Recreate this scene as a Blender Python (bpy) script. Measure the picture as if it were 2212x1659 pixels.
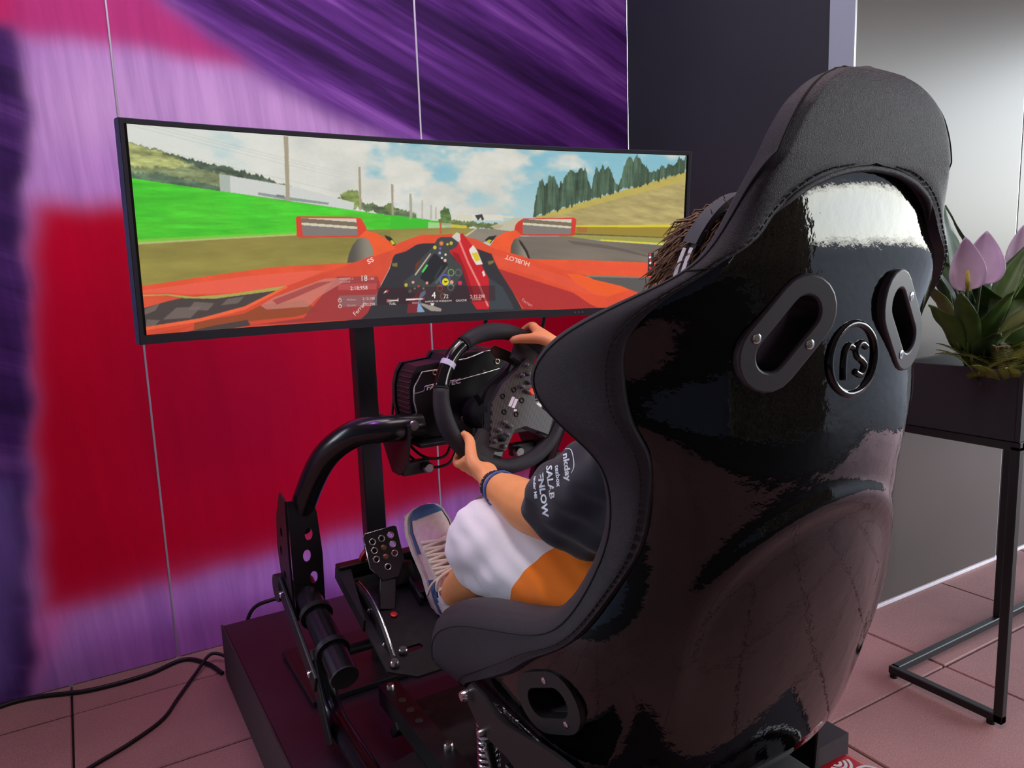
import bpy, bmesh, math, random
import numpy as np
from mathutils import Vector, Matrix, Euler
from mathutils.bvhtree import BVHTree
S = bpy.context.scene
for o in list(bpy.data.objects): bpy.data.objects.remove(o)
COL = S.collection
R = math.radians
rnd = random.Random(7)

def lin(c):
    out = []
    for v in c[:3]:
        v = v/255.0
        out.append(v/12.92 if v <= 0.04045 else ((v+0.055)/1.055)**2.4)
    return tuple(out)

# ------------------------------------------------------------------ camera
CAM_POS = Vector((0, 0, 1.2))
def cam_axes():
    pitch, roll, yaw = R(8.732), R(2.115), R(30.3)
    fw = Vector((math.sin(yaw)*math.cos(pitch), math.cos(yaw)*math.cos(pitch), -math.sin(pitch)))
    r0 = Vector((math.cos(yaw), -math.sin(yaw), 0)); u0 = r0.cross(fw)
    d = -roll
    return math.cos(d)*r0+math.sin(d)*u0, -math.sin(d)*r0+math.cos(d)*u0, fw
cr, cu, cf = cam_axes()
cam = bpy.data.cameras.new('camera'); cam.sensor_width = 36; cam.sensor_fit = 'HORIZONTAL'
cam.lens = 1640*36/2212; cam.clip_start = 0.02
co = bpy.data.objects.new('camera', cam); COL.objects.link(co)
M = Matrix(((cr.x, cu.x, -cf.x, CAM_POS.x), (cr.y, cu.y, -cf.y, CAM_POS.y), (cr.z, cu.z, -cf.z, CAM_POS.z), (0, 0, 0, 1)))
co.matrix_world = M
S.camera = co

# ------------------------------------------------------------------ view, world, lights
S.view_settings.view_transform = 'Standard'; S.view_settings.look = 'None'
S.view_settings.exposure = 0.0; S.view_settings.gamma = 1.0; S.view_settings.use_curve_mapping = False
W = bpy.data.worlds.new('world'); S.world = W; W.use_nodes = True
wn = W.node_tree.nodes; wl = W.node_tree.links
bg = wn['Background']; bg.inputs[1].default_value = 9.0
tc = wn.new('ShaderNodeTexCoord'); sp = wn.new('ShaderNodeSeparateXYZ'); rp = wn.new('ShaderNodeValToRGB')
mrn = wn.new('ShaderNodeMapRange'); mrn.inputs[1].default_value = -0.1; mrn.inputs[2].default_value = 0.6
wl.new(tc.outputs['Generated'], sp.inputs[0]); wl.new(sp.outputs[2], mrn.inputs[0]); wl.new(mrn.outputs[0], rp.inputs[0])
rp.color_ramp.elements[0].position = 0.1; rp.color_ramp.elements[0].color = (.30, .29, .27, 1)
rp.color_ramp.elements[1].position = 1.0; rp.color_ramp.elements[1].color = (.55, .70, .95, 1)
e = rp.color_ramp.elements.new(0.17); e.color = (.97, 1.0, .92, 1)
e = rp.color_ramp.elements.new(0.4); e.color = (.85, .93, 1.0, 1)
wl.new(rp.outputs[0], bg.inputs[0])

def area(name, loc, target, size, power, color, sy=None, spread=180):
    l = bpy.data.lights.new(name, 'AREA'); l.energy = power; l.color = color; l.size = size
    l.spread = R(spread)
    if sy: l.shape = 'RECTANGLE'; l.size_y = sy
    o = bpy.data.objects.new(name, l); COL.objects.link(o); o.location = loc
    o.rotation_euler = (Vector(target)-Vector(loc)).to_track_quat('-Z', 'Y').to_euler()
    return o
def spot(name, loc, target, power, color, angle=60, blend=.8, radius=.05):
    l = bpy.data.lights.new(name, 'SPOT'); l.energy = power; l.color = color; l.spot_size = R(angle); l.spot_blend = blend
    l.shadow_soft_size = radius
    o = bpy.data.objects.new(name, l); COL.objects.link(o); o.location = loc
    o.rotation_euler = (Vector(target)-Vector(loc)).to_track_quat('-Z', 'Y').to_euler()
    return o
area('wall_wash_lamp', (0.5, 1.65, 2.62), (0.5, 2.53, 1.15), 2.6, 13, (.94, .82, 1.0), .12)
area('canopy_lamp', (1.0, 0.6, 2.66), (1.0, 0.6, 0), 1.6, 16, (1.0, .82, .86), .5)
spot('driver_fill_spot', (0.35, 1.25, 2.55), (0.66, 1.02, .72), 46, (1.0, .92, .90), 34, .9, .12)  # added fill light to brighten the driver, stands for no fixture
spot('violet_led_spot', (-0.2, 1.15, 2.5), (0.75, 1.9, 0.9), 26, (.55, .12, 1.0), 55)
spot('violet_glow_spot', (0.78, 1.62, 0.72), (0.80, 2.53, 0.62), 3.2, (.32, .05, 1.0), 75, 1.0, .03)

# ------------------------------------------------------------------ materials
MATS = {}
def mat(name, col=(128, 128, 128), rough=.5, metal=0.0, spec=.5, var=0.0, vscale=8, bump=0.0, bscale=200, coat=0.0, btype='noise', emit=None, sheen=0.0, rawcol=None):
    if name in MATS: return MATS[name]
    m = bpy.data.materials.new(name); m.use_nodes = True
    nt = m.node_tree; b = nt.nodes['Principled BSDF']
    c = rawcol or lin(col)
    b.inputs['Base Color'].default_value = (*c, 1); b.inputs['Roughness'].default_value = rough
    b.inputs['Metallic'].default_value = metal; b.inputs['Specular IOR Level'].default_value = spec
    b.inputs['Coat Weight'].default_value = coat; b.inputs['Coat Roughness'].default_value = .03
    if sheen: b.inputs['Sheen Weight'].default_value = sheen
    t = nt.nodes.new('ShaderNodeTexCoord')
    n = nt.nodes.new('ShaderNodeTexNoise'); n.inputs['Scale'].default_value = vscale; n.inputs['Detail'].default_value = 5
    nt.links.new(t.outputs['Object'], n.inputs['Vector'])
    if var > 0:
        mx = nt.nodes.new('ShaderNodeMix'); mx.data_type = 'RGBA'
        mx.inputs['A'].default_value = (*[max(0, x*(1-var)) for x in c], 1)
        mx.inputs['B'].default_value = (*[min(1, x*(1+var)) for x in c], 1)
        mr = nt.nodes.new('ShaderNodeMapRange'); mr.inputs[1].default_value = .3; mr.inputs[2].default_value = .7
        nt.links.new(n.outputs['Fac'], mr.inputs[0]); nt.links.new(mr.outputs[0], mx.inputs['Factor'])
        nt.links.new(mx.outputs['Result'], b.inputs['Base Color'])
    else:
        mr = nt.nodes.new('ShaderNodeMapRange'); mr.inputs[3].default_value = max(0, rough-.04); mr.inputs[4].default_value = min(1, rough+.04)
        nt.links.new(n.outputs['Fac'], mr.inputs[0]); nt.links.new(mr.outputs[0], b.inputs['Roughness'])
    if bump > 0:
        if btype == 'leather':
            v = nt.nodes.new('ShaderNodeTexVoronoi'); v.inputs['Scale'].default_value = bscale; v.feature = 'SMOOTH_F1'
            n2 = nt.nodes.new('ShaderNodeTexNoise'); n2.inputs['Scale'].default_value = bscale*.6
            nt.links.new(t.outputs['Object'], n2.inputs['Vector'])
            ad = nt.nodes.new('ShaderNodeVectorMath'); ad.operation = 'SCALE'; ad.inputs['Scale'].default_value = .012
            nt.links.new(n2.outputs['Color'], ad.inputs[0])
            a2 = nt.nodes.new('ShaderNodeVectorMath'); nt.links.new(t.outputs['Object'], a2.inputs[0]); nt.links.new(ad.outputs[0], a2.inputs[1])
            nt.links.new(a2.outputs[0], v.inputs['Vector']); out = v.outputs['Distance']
        else:
            v = nt.nodes.new('ShaderNodeTexNoise'); v.inputs['Scale'].default_value = bscale; v.inputs['Detail'].default_value = 4
            nt.links.new(t.outputs['Object'], v.inputs['Vector']); out = v.outputs['Fac']
        bp = nt.nodes.new('ShaderNodeBump'); bp.inputs['Strength'].default_value = bump; bp.inputs['Distance'].default_value = .002
        nt.links.new(out, bp.inputs['Height']); nt.links.new(bp.outputs[0], b.inputs['Normal'])
    if emit:
        b.inputs['Emission Color'].default_value = (*lin(emit[:3]), 1); b.inputs['Emission Strength'].default_value = emit[3]
    MATS[name] = m
    return m

# ------------------------------------------------------------------ helpers
def link_mesh(name, me, material, parent=None, smooth=35):
    me.name = name
    o = bpy.data.objects.new(name, me); COL.objects.link(o)
    if material and not me.materials: me.materials.append(material)
    if smooth:
        me.polygons.foreach_set('use_smooth', [True]*len(me.polygons))
        if smooth < 180: me.set_sharp_from_angle(angle=R(smooth))
    if parent is not None: set_parent(o, parent)
    return o
def set_parent(o, p):
    o.parent = p
    loc = Vector((0, 0, 0)); q = p
    while q is not None:
        loc += q.location; q = q.parent
    o.matrix_parent_inverse = Matrix.Translation(-loc) if p.type == 'EMPTY' else Matrix.Identity(4)
def tag(o, label=None, cat=None, group=None, kind=None):
    if label: o['label'] = label
    if cat: o['category'] = cat
    if group: o['group'] = group
    if kind: o['kind'] = kind
    return o
def thing(name, label, cat, loc, group=None, kind=None):
    o = bpy.data.objects.new(name, None); COL.objects.link(o); o.location = loc; o.empty_display_size = .05
    return tag(o, label, cat, group, kind)

class MB:
    """collects shapes; build() links them as one mesh object"""
    def __init__(s): s.v = []; s.f = []
    def add(s, v, f):
        n = len(s.v); s.v += [tuple(x) for x in v]; s.f += [tuple(i+n for i in q) for q in f]; return s
    def bm(s, b):
        b.verts.ensure_lookup_table(); b.verts.index_update()
        s.add([v.co[:] for v in b.verts], [[v.index for v in f.verts] for f in b.faces]); b.free(); return s
    def box(s, c, size, rot=None, bev=0.0, seg=2):
        b = bmesh.new(); bmesh.ops.create_cube(b, size=1)
        bmesh.ops.scale(b, vec=size, verts=b.verts)
        if bev: bmesh.ops.bevel(b, geom=b.edges[:], offset=bev, segments=seg, affect='EDGES', profile=.5)
        m = (rot.to_4x4() if isinstance(rot, Matrix) else Euler(rot).to_matrix().to_4x4()) if rot is not None else Matrix.Identity(4)
        bmesh.ops.transform(b, matrix=Matrix.Translation(c) @ m, verts=b.verts)
        return s.bm(b)
    def bar(s, p0, p1, w, h, up=(0, 0, 1), bev=0.002):
        p0 = Vector(p0); p1 = Vector(p1); d = p1-p0; L = d.length; d.normalize()
        u = Vector(up); x = d.cross(u)
        if x.length < 1e-4: x = d.cross(Vector((1, 0, 0)))
        x.normalize(); u = x.cross(d)
        return s.box((p0+p1)/2, (w, L, h), Matrix((x, d, u)).transposed(), bev, 1)
    def tube(s, pts, r, seg=12, cap=True, closed=False, flat=None):
        pts = [Vector(p) for p in pts]; n = len(pts); rs = r if isinstance(r, (list, tuple)) else [r]*n
        rings = []; ref = None; base = len(s.v)
        for i, p in enumerate(pts):
            if closed: t = (pts[(i+1) % n]-pts[i-1])
            else: t = pts[min(i+1, n-1)]-pts[max(i-1, 0)]
            t.normalize()
            if ref is None:
                ref = Vector((0, 0, 1)) if abs(t.z) < .9 else Vector((1, 0, 0))
                if flat is not None: ref = Vector(flat)
            ref = (ref-t*ref.dot(t)).normalized(); y = t.cross(ref)
            q = rs[i]; qa, qb = (q if isinstance(q, (tuple, list)) else (q, q))
            for k in range(seg):
                a = 2*math.pi*k/seg
                s.v.append(tuple(p+ref*(qa*math.cos(a))+y*(qb*math.sin(a))))
        for i in range(n if closed else n-1):
            j = (i+1) % n
            for k in range(seg):
                l = (k+1) % seg
                s.f.append((base+i*seg+k, base+i*seg+l, base+j*seg+l, base+j*seg+k))
        if cap and not closed:
            s.f.append(tuple(base+k for k in range(seg))[::-1]); s.f.append(tuple(base+(n-1)*seg+k for k in range(seg)))
        return s
    def cyl(s, p0, p1, r0, r1=None, seg=16): return s.tube([p0, p1], [r0, r0 if r1 is None else r1], seg)
    def ball(s, c, r, seg=12, rot=None):
        b = bmesh.new(); bmesh.ops.create_uvsphere(b, u_segments=seg, v_segments=max(6, seg*2//3), radius=1)
        r = (r, r, r) if not isinstance(r, (tuple, list)) else r
        bmesh.ops.scale(b, vec=r, verts=b.verts)
        m = rot.to_4x4() if rot is not None else Matrix.Identity(4)
        bmesh.ops.transform(b, matrix=Matrix.Translation(c) @ m, verts=b.verts)
        return s.bm(b)
    def prism(s, poly, fn, d0, d1, holes=None, bev=0):
        """poly of 2D pts; fn(x,y,d)->3D"""
        b = bmesh.new()
        if holes:
            es = []
            for lp in [poly]+holes:
                vs = [b.verts.new((x, y, 0)) for x, y in lp]
                es += [b.edges.new((vs[i], vs[(i+1) % len(vs)])) for i in range(len(vs))]
            bmesh.ops.triangle_fill(b, use_beauty=True, use_dissolve=False, edges=es)
        else:
            b.faces.new([b.verts.new((x, y, 0)) for x, y in poly])
        bmesh.ops.recalc_face_normals(b, faces=b.faces)
        g = bmesh.ops.extrude_face_region(b, geom=b.faces[:])
        top = [v for v in g['geom'] if isinstance(v, bmesh.types.BMVert)]
        for v in top: v.co.z = 1
        bmesh.ops.recalc_face_normals(b, faces=b.faces)
        for v in b.verts: v.co = Vector(fn(v.co.x, v.co.y, d0 if v.co.z < .5 else d1))
        bmesh.ops.recalc_face_normals(b, faces=b.faces)
        return s.bm(b)
    def build(s, name, material, parent=None, smooth=35, recalc=True, label=None):
        me = bpy.data.meshes.new(name); me.from_pydata(s.v, [], s.f)
        if recalc:
            b = bmesh.new(); b.from_mesh(me); bmesh.ops.recalc_face_normals(b, faces=b.faces); b.to_mesh(me); b.free()
        o = link_mesh(name, me, material, parent, smooth)
        if label: o['label'] = label
        return o

def spline(pts, n=10, closed=False):
    P = [Vector(p) for p in pts]; out = []; m = len(P)
    for i in range(m if closed else m-1):
        if closed: a, b, c, d = P[i-1], P[i], P[(i+1) % m], P[(i+2) % m]
        else: a, b, c, d = P[max(i-1, 0)], P[i], P[i+1], P[min(i+2, m-1)]
        for k in range(n):
            t = k/n
            out.append(.5*((2*b)+(c-a)*t+(2*a-5*b+4*c-d)*t*t+(3*b-a-3*c+d)*t**3))
    if not closed: out.append(P[-1])
    return out
def fillet(pts, r, n=6):
    """polyline with rounded corners"""
    P = [Vector(p) for p in pts]; out = [P[0]]
    for i in range(1, len(P)-1):
        a = (P[i-1]-P[i]); b = (P[i+1]-P[i]); q = min(r, a.length*.49, b.length*.49)
        p0 = P[i]+a.normalized()*q; p1 = P[i]+b.normalized()*q
        for k in range(n+1):
            t = k/n; out.append((1-t)**2*p0+2*t*(1-t)*P[i]+t*t*p1)
    out.append(P[-1]); return out
def stadium(L, r, n=10):
    out = []
    for s_, a0 in ((1, -90), (-1, 90)):
        for k in range(n+1):
            a = R(a0+180*k/n); out.append((s_*L/2+r*math.cos(a), r*math.sin(a)))
    return out
def remesh(mb, name, material, parent, voxel=.005, smooth_it=6, factor=.5, extra=None):
    me = bpy.data.meshes.new(name+'_t'); me.from_pydata(mb.v, [], mb.f)
    o = bpy.data.objects.new(name+'_t', me); COL.objects.link(o)
    m = o.modifiers.new('r', 'REMESH'); m.mode = 'VOXEL'; m.voxel_size = voxel; m.adaptivity = 0
    if smooth_it:
        m = o.modifiers.new('s', 'SMOOTH'); m.iterations = smooth_it; m.factor = factor
    dg = bpy.context.evaluated_depsgraph_get(); ev = o.evaluated_get(dg)
    me2 = bpy.data.meshes.new_from_object(ev, depsgraph=dg)
    bpy.data.objects.remove(o); bpy.data.meshes.remove(me)
    if extra: extra(me2)
    return link_mesh(name, me2, material, parent, 180)
def text_verts(txt, size, bold=0.0, align='LEFT', shear=0.0, res=3):
    c = bpy.data.curves.new('t', 'FONT'); c.body = txt; c.size = size; c.align_x = align; c.shear = shear; c.offset = bold
    c.resolution_u = res; c.fill_mode = 'FRONT'
    o = bpy.data.objects.new('t', c); COL.objects.link(o)
    me = o.to_mesh()
    v = [tuple(x.co) for x in me.vertices]; f = [tuple(p.vertices) for p in me.polygons]
    o.to_mesh_clear(); bpy.data.objects.remove(o); bpy.data.curves.remove(c)
    return v, f
def bolts(parent, items, material, name='bolt'):
    """items: (pos, axis, r, h)"""
    for p, ax, r, h in items:
        p = Vector(p); ax = Vector(ax).normalized(); b = MB()
        b.tube([p, p+ax*h*.75, p+ax*h], [r, r, r*.8], 12)
        b.tube([p+ax*h, p+ax*(h+.0004)], [r*.45, r*.45], 6)
        b.build(name, material, parent)
black_metal = mat('black_powder_coat', (20, 19, 21), .42, 0, .5, .15, 30)
black_gloss_tube = mat('black_gloss_tube', (17, 17, 19), .22, 0, .6, 0, 10)
plastic = mat('black_plastic', (26, 25, 27), .5, 0, .5, 0, 20)
steel = mat('zinc_steel', (190, 188, 186), .28, 1.0, .5, .08, 60)
chrome = mat('chrome', (225, 224, 226), .12, 1.0, .5, 0, 30)
rubber = mat('rubber', (22, 22, 23), .7, 0, .3, 0, 30)
# ------------------------------------------------------------------ the setting
# floor: bed of dark joints with separate concrete pavers
def concrete():
    m = bpy.data.materials.new('reddish_concrete'); m.use_nodes = True; nt = m.node_tree; b = nt.nodes['Principled BSDF']
    g = nt.nodes.new('ShaderNodeNewGeometry')
    n1 = nt.nodes.new('ShaderNodeTexNoise'); n1.inputs['Scale'].default_value = 2.2; n1.inputs['Detail'].default_value = 6
    n2 = nt.nodes.new('ShaderNodeTexNoise'); n2.inputs['Scale'].default_value = 260; n2.inputs['Detail'].default_value = 3
    v = nt.nodes.new('ShaderNodeTexVoronoi'); v.inputs['Scale'].default_value = 95
    for x in (n1, n2, v): nt.links.new(g.outputs['Position'], x.inputs['Vector'])
    r = nt.nodes.new('ShaderNodeValToRGB'); r.color_ramp.elements[0].position = .3; r.color_ramp.elements[1].position = .75
    r.color_ramp.elements[0].color = (*lin((160, 116, 112)), 1); r.color_ramp.elements[1].color = (*lin((186, 136, 130)), 1)
    nt.links.new(n1.outputs['Fac'], r.inputs[0])
    mx = nt.nodes.new('ShaderNodeMix'); mx.data_type = 'RGBA'; mx.blend_type = 'MULTIPLY'; mx.inputs['Factor'].default_value = .55
    r2 = nt.nodes.new('ShaderNodeValToRGB'); r2.color_ramp.elements[0].position = .35; r2.color_ramp.elements[0].color = (.55, .5, .5, 1)
    r2.color_ramp.elements[1].position = .62
    nt.links.new(n2.outputs['Fac'], r2.inputs[0]); nt.links.new(r.outputs[0], mx.inputs['A']); nt.links.new(r2.outputs[0], mx.inputs['B'])
    # bright aggregate specks
    r3 = nt.nodes.new('ShaderNodeValToRGB'); r3.color_ramp.elements[0].position = 0; r3.color_ramp.elements[0].color = (1, 1, 1, 1)
    r3.color_ramp.elements[1].position = .11; r3.color_ramp.elements[1].color = (0, 0, 0, 1)
    nt.links.new(v.outputs['Distance'], r3.inputs[0])
    mx2 = nt.nodes.new('ShaderNodeMix'); mx2.data_type = 'RGBA'; mx2.inputs['B'].default_value = (*lin((214, 180, 172)), 1)
    nt.links.new(r3.outputs[0], mx2.inputs['Factor']); nt.links.new(mx.outputs['Result'], mx2.inputs['A'])
    nt.links.new(mx2.outputs['Result'], b.inputs['Base Color']); b.inputs['Roughness'].default_value = .8
    bp = nt.nodes.new('ShaderNodeBump'); bp.inputs['Strength'].default_value = .35; bp.inputs['Distance'].default_value = .002
    nt.links.new(n2.outputs['Fac'], bp.inputs['Height']); nt.links.new(bp.outputs[0], b.inputs['Normal'])
    return m
conc = concrete()
fl = MB().box((1.55, .65, -.03), (6.8, 4.2, .036)).build('floor', mat('joint_sand', (52, 40, 40), .9, 0, .2, .2, 40), None, 0)
tag(fl, kind='structure')
TX, TY = .5525, .398
for c, sz in (((1.55, 31, -.02), (80, 56.5, .036)), ((1.55, -20.7, -.02), (80, 38.5, .036)), ((-20.0, .65, -.02), (36.3, 4.2, .036)), ((23.2, .65, -.02), (36.5, 4.2, .036))):
    MB().box(c, sz).build('outer_paving', mat('dark_asphalt', (62, 58, 56), .9, 0, .2, .2, 5), fl, 0)
pm = MB().box((0, 0, 0), (TX-.006, TY-.006, .012), None, .003, 1)
pme = bpy.data.meshes.new('paver'); pme.from_pydata(pm.v, [], pm.f); pme.materials.append(conc)
for i in range(-3, 9):
    for j in range(-6, 4):
        x, y = -.1+TX*(i+.5), 1.16+TY*(j+.5)
        if y > 2.56: continue
        o = bpy.data.objects.new('paver', pme); COL.objects.link(o); o.location = (x, y, -.006+rnd.uniform(-.0012, .0006)); o.parent = fl
        o.rotation_euler = (rnd.uniform(-.0015, .0015), rnd.uniform(-.0015, .0015), 0)

# printed panel wall
def wall_material():
    m = bpy.data.materials.new('printed_panel'); m.use_nodes = True; nt = m.node_tree; b = nt.nodes['Principled BSDF']
    a = nt.nodes.new('ShaderNodeAttribute'); a.attribute_name = 'Col'
    k = nt.nodes.new('ShaderNodeAttribute'); k.attribute_name = 'Mask'
    sm = nt.nodes.new('ShaderNodeSeparateColor'); nt.links.new(k.outputs['Color'], sm.inputs[0])
    g = nt.nodes.new('ShaderNodeNewGeometry')
    def stretched(rot, sc, scale, detail, dist):
        mp = nt.nodes.new('ShaderNodeMapping'); mp.vector_type = 'TEXTURE'; mp.inputs['Rotation'].default_value = (0, rot, 0); mp.inputs['Scale'].default_value = sc
        n = nt.nodes.new('ShaderNodeTexNoise'); n.inputs['Scale'].default_value = scale; n.inputs['Detail'].default_value = detail; n.inputs['Distortion'].default_value = dist
        n.inputs['Roughness'].default_value = .62
        nt.links.new(g.outputs['Position'], mp.inputs['Vector']); nt.links.new(mp.outputs[0], n.inputs['Vector']); return n
    st = stretched(R(23), (9, 1, .55), 5.2, 5, .5)       # long swept fibres
    wv = stretched(R(-4), (.6, 1, 9), 16, 4, .3)          # vertical brush weave
    r1 = nt.nodes.new('ShaderNodeValToRGB')
    el = r1.color_ramp.elements; el[0].position = .30; el[0].color = (*lin((44, 22, 62)), 1); el[1].position = .72; el[1].color = (*lin((176, 112, 214)), 1)
    q = el.new(.44); q.color = (*lin((74, 36, 104)), 1); q = el.new(.55); q.color = (*lin((112, 58, 150)), 1)
    nt.links.new(st.outputs['Fac'], r1.inputs[0])
    mx = nt.nodes.new('ShaderNodeMix'); mx.data_type = 'RGBA'; nt.links.new(sm.outputs[0], mx.inputs['Factor'])
    nt.links.new(a.outputs['Color'], mx.inputs['A'])
    mo = nt.nodes.new('ShaderNodeMix'); mo.data_type = 'RGBA'; mo.blend_type = 'MULTIPLY'; mo.inputs['Factor'].default_value = .0
    nt.links.new(r1.outputs[0], mo.inputs['A']); nt.links.new(mo.outputs['Result'], mx.inputs['B'])
    r2 = nt.nodes.new('ShaderNodeValToRGB'); r2.color_ramp.elements[0].position = .3; r2.color_ramp.elements[0].color = (.72, .68, .78, 1)
    r2.color_ramp.elements[1].position = .68; r2.color_ramp.elements[1].color = (1.15, 1.15, 1.1, 1)
    nt.links.new(wv.outputs['Fac'], r2.inputs[0])
    m2 = nt.nodes.new('ShaderNodeMix'); m2.data_type = 'RGBA'; m2.blend_type = 'MULTIPLY'; nt.links.new(sm.outputs[1], m2.inputs['Factor'])
    nt.links.new(mx.outputs['Result'], m2.inputs['A']); nt.links.new(r2.outputs[0], m2.inputs['B'])
    nt.links.new(m2.outputs['Result'], b.inputs['Base Color']); b.inputs['Roughness'].default_value = .6; b.inputs['Specular IOR Level'].default_value = .10
    return m
WALLOPS = [((228,184,242),0,0.7,0.1,[(-2,1852),(609,1838),(866,1701),(1128,1640),(1117,1450),(-51,1423)]),
((206,142,230),0,0.8,0.08,[(31,1562),(1126,1608),(1115,1418),(-52,1410)]),
((206,66,140),0,0.5,0.02,[(-225,2146),(435,2271),(335,2004),(456,1949),(630,1840),(526,1841),(395,1851),(201,1865),(65,1874),(-42,1869),(-258,1880)]),
((216,44,110),0,0.4,0.03,[(-225,2146),(5,2190),(-32,1884),(-54,1858),(-264,1835)]),
((110,60,150),1,0,0.03,[(326,2041),(335,2492),(2706,3064),(2727,1491),(2102,1519),(1127,1624),(898,1700),(747,1758),(609,1838),(505,1908),(407,1975)]),
((204,0,46),0,0.25,0.025,[(-40,1417),(167,1425),(783,1431),(2441,1447),(2441,406),(1670,382),(1164,337),(832,284),(536,258),(271,249),(44,231),(-151,233),(-117,831)]),
((178,0,48),0,0.3,0.09,[(168,1075),(661,1041),(623,574),(136,508)]),
((218,0,52),0,0.2,0.05,[(-40,1372),(80,1385),(103,1267),(13,1085),(33,949),(-78,986)]),
((222,96,170),0,0.5,0.03,[(-174,235),(-68,229),(-141,106),(-191,-26),(-210,10)]),
((196,126,220),0,0.8,0.06,[(-122,173),(41,202),(268,219),(533,226),(829,250),(1161,296),(1669,333),(2441,362),(2441,-884),(-108,-24)]),
((170,130,206),0,0.7,0.08,[(-164,113),(-36,73),(-58,-133),(-186,-87)]),
((58,36,88),0.3,0.8,0.013,[(-608,1816),(-41,1883),(-21,1779),(-17,1658),(-35,1560),(-69,1447),(-84,1092),(-118,764),(-168,429),(-172,246),(-185,90),(-227,-132),(-884,-142)]),
((112,88,160),0,0.7,0.03,[(-202,670),(-161,649),(-182,362),(-227,261),(-244,21),(-491,22),(-405,705)]),
((36,20,60),0,0.3,0.015,[(-197,152),(-175,160),(-187,76),(-203,59)])]

def inpoly(U, V, pts):
    ins = np.zeros(U.shape, bool); n = len(pts)
    for i in range(n):
        x0, y0 = pts[i]; x1, y1 = pts[(i+1) % n]
        if y0 == y1: continue
        c = ((y0 > V) != (y1 > V)) & (U < (x1-x0)*(V-y0)/(y1-y0)+x0)
        ins ^= c
    return ins
def blur(A, s):
    r = int(3*s)+1; k = np.exp(-.5*(np.arange(-r, r+1)/s)**2); k /= k.sum()
    for ax in (0, 1):
        P = np.pad(A, [(r, r) if i == ax else (0, 0) for i in range(A.ndim)], mode='edge'); B = np.zeros_like(A)
        for i, w in enumerate(k):
            sl = [slice(None)]*A.ndim; sl[ax] = slice(i, i+A.shape[ax]); B += w*P[tuple(sl)]
        A = B
    return A
WX0, WZ0, DW = -1.72, -.02, .0075
nx, nz = int((2.16-WX0)/DW)+1, int((2.75-WZ0)/DW)+1
gx, gz = np.meshgrid(WX0+DW*np.arange(nx), WZ0+DW*np.arange(nz))
wob = .005*np.sin(gx*31+np.sin(gz*23))+.005*np.sin(gz*37+2*np.sin(gx*19))
WC = np.zeros((nz, nx, 3)); WM = np.zeros((nz, nx, 3)); WC[:] = lin((196, 138, 216)); WM[..., 1] = .8
for col, m0, m1, s_, pts in WALLOPS:
    k = inpoly(gx+wob, gz+wob[::-1], [(p[0]/1000, p[1]/1000) for p in pts]).astype(float)
    k = blur(k, s_/DW)[..., None] if s_ else k[..., None]
    WC = WC*(1-k)+np.array(lin(col))*k; WM = WM*(1-k)+np.array((m0, m1, 0))*k
def bilin(A, x, z):
    u = np.clip((x-WX0)/DW, 0, nx-1.001); v = np.clip((z-WZ0)/DW, 0, nz-1.001); i = u.astype(int); j = v.astype(int); fu = (u-i)[..., None]; fv = (v-j)[..., None]
    return (A[j, i]*(1-fu)+A[j, i+1]*fu)*(1-fv)+(A[j+1, i]*(1-fu)+A[j+1, i+1]*fu)*fv
def grid_obj(name, P, attrs, material, parent, smooth=180):
    h, w, _ = P.shape; me = bpy.data.meshes.new(name); n = h*w
    me.vertices.add(n); me.vertices.foreach_set('co', P.reshape(-1).astype(np.float32))
    a = (np.arange(h-1)[:, None]*w+np.arange(w-1)[None, :]).reshape(-1); F = np.stack([a, a+1, a+w+1, a+w], 1); m = len(F)
    me.loops.add(4*m); me.loops.foreach_set('vertex_index', F.reshape(-1).astype(np.int32))
    me.polygons.add(m); me.polygons.foreach_set('loop_start', (4*np.arange(m)).astype(np.int32)); me.update(calc_edges=True)
    for nm, A in attrs.items():
        at = me.color_attributes.new(nm, 'FLOAT_COLOR', 'POINT'); B = np.ones((n, 4), np.float32); B[:, :3] = A.reshape(-1, 3); at.data.foreach_set('color', B.reshape(-1))
    return link_mesh(name, me, material, parent, smooth)
wall = thing('wall_back', None, None, (0.2, 2.53, 0)); tag(wall, kind='structure')
wm = wall_material(); alu = mat('aluminium_profile', (196, 190, 206), .35, .6, .5, 0, 20); dkgap = mat('dark_gap', (30, 24, 32), .8)
for x0, x1 in ((-1.70, -.757), (-.751, .196), (.202, 1.1435), (1.1495, 2.074)):
    xs = np.linspace(x0, x1, int((x1-x0)/.0085)); zs = np.linspace(.004, 2.72, 320); X_, Z_ = np.meshgrid(xs, zs)
    P = np.stack([X_, np.full_like(X_, 2.53), Z_], -1)
    o = grid_obj('wall_panel', P, {'Col': bilin(WC, X_, Z_), 'Mask': bilin(WM, X_, Z_)}, wm, wall)
    MB().box(((x0+x1)/2, 2.545, 1.36), (x1-x0-.002, .024, 2.715)).build('panel_core', dkgap, o, 0)
for x, w_ in ((-.754, .005), (.199, .006), (1.1465, .007)):
    MB().box((x, 2.5335, 1.362), (w_, .012, 2.72), None, .001, 1).build('seam_strip', alu, wall, 0)
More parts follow.
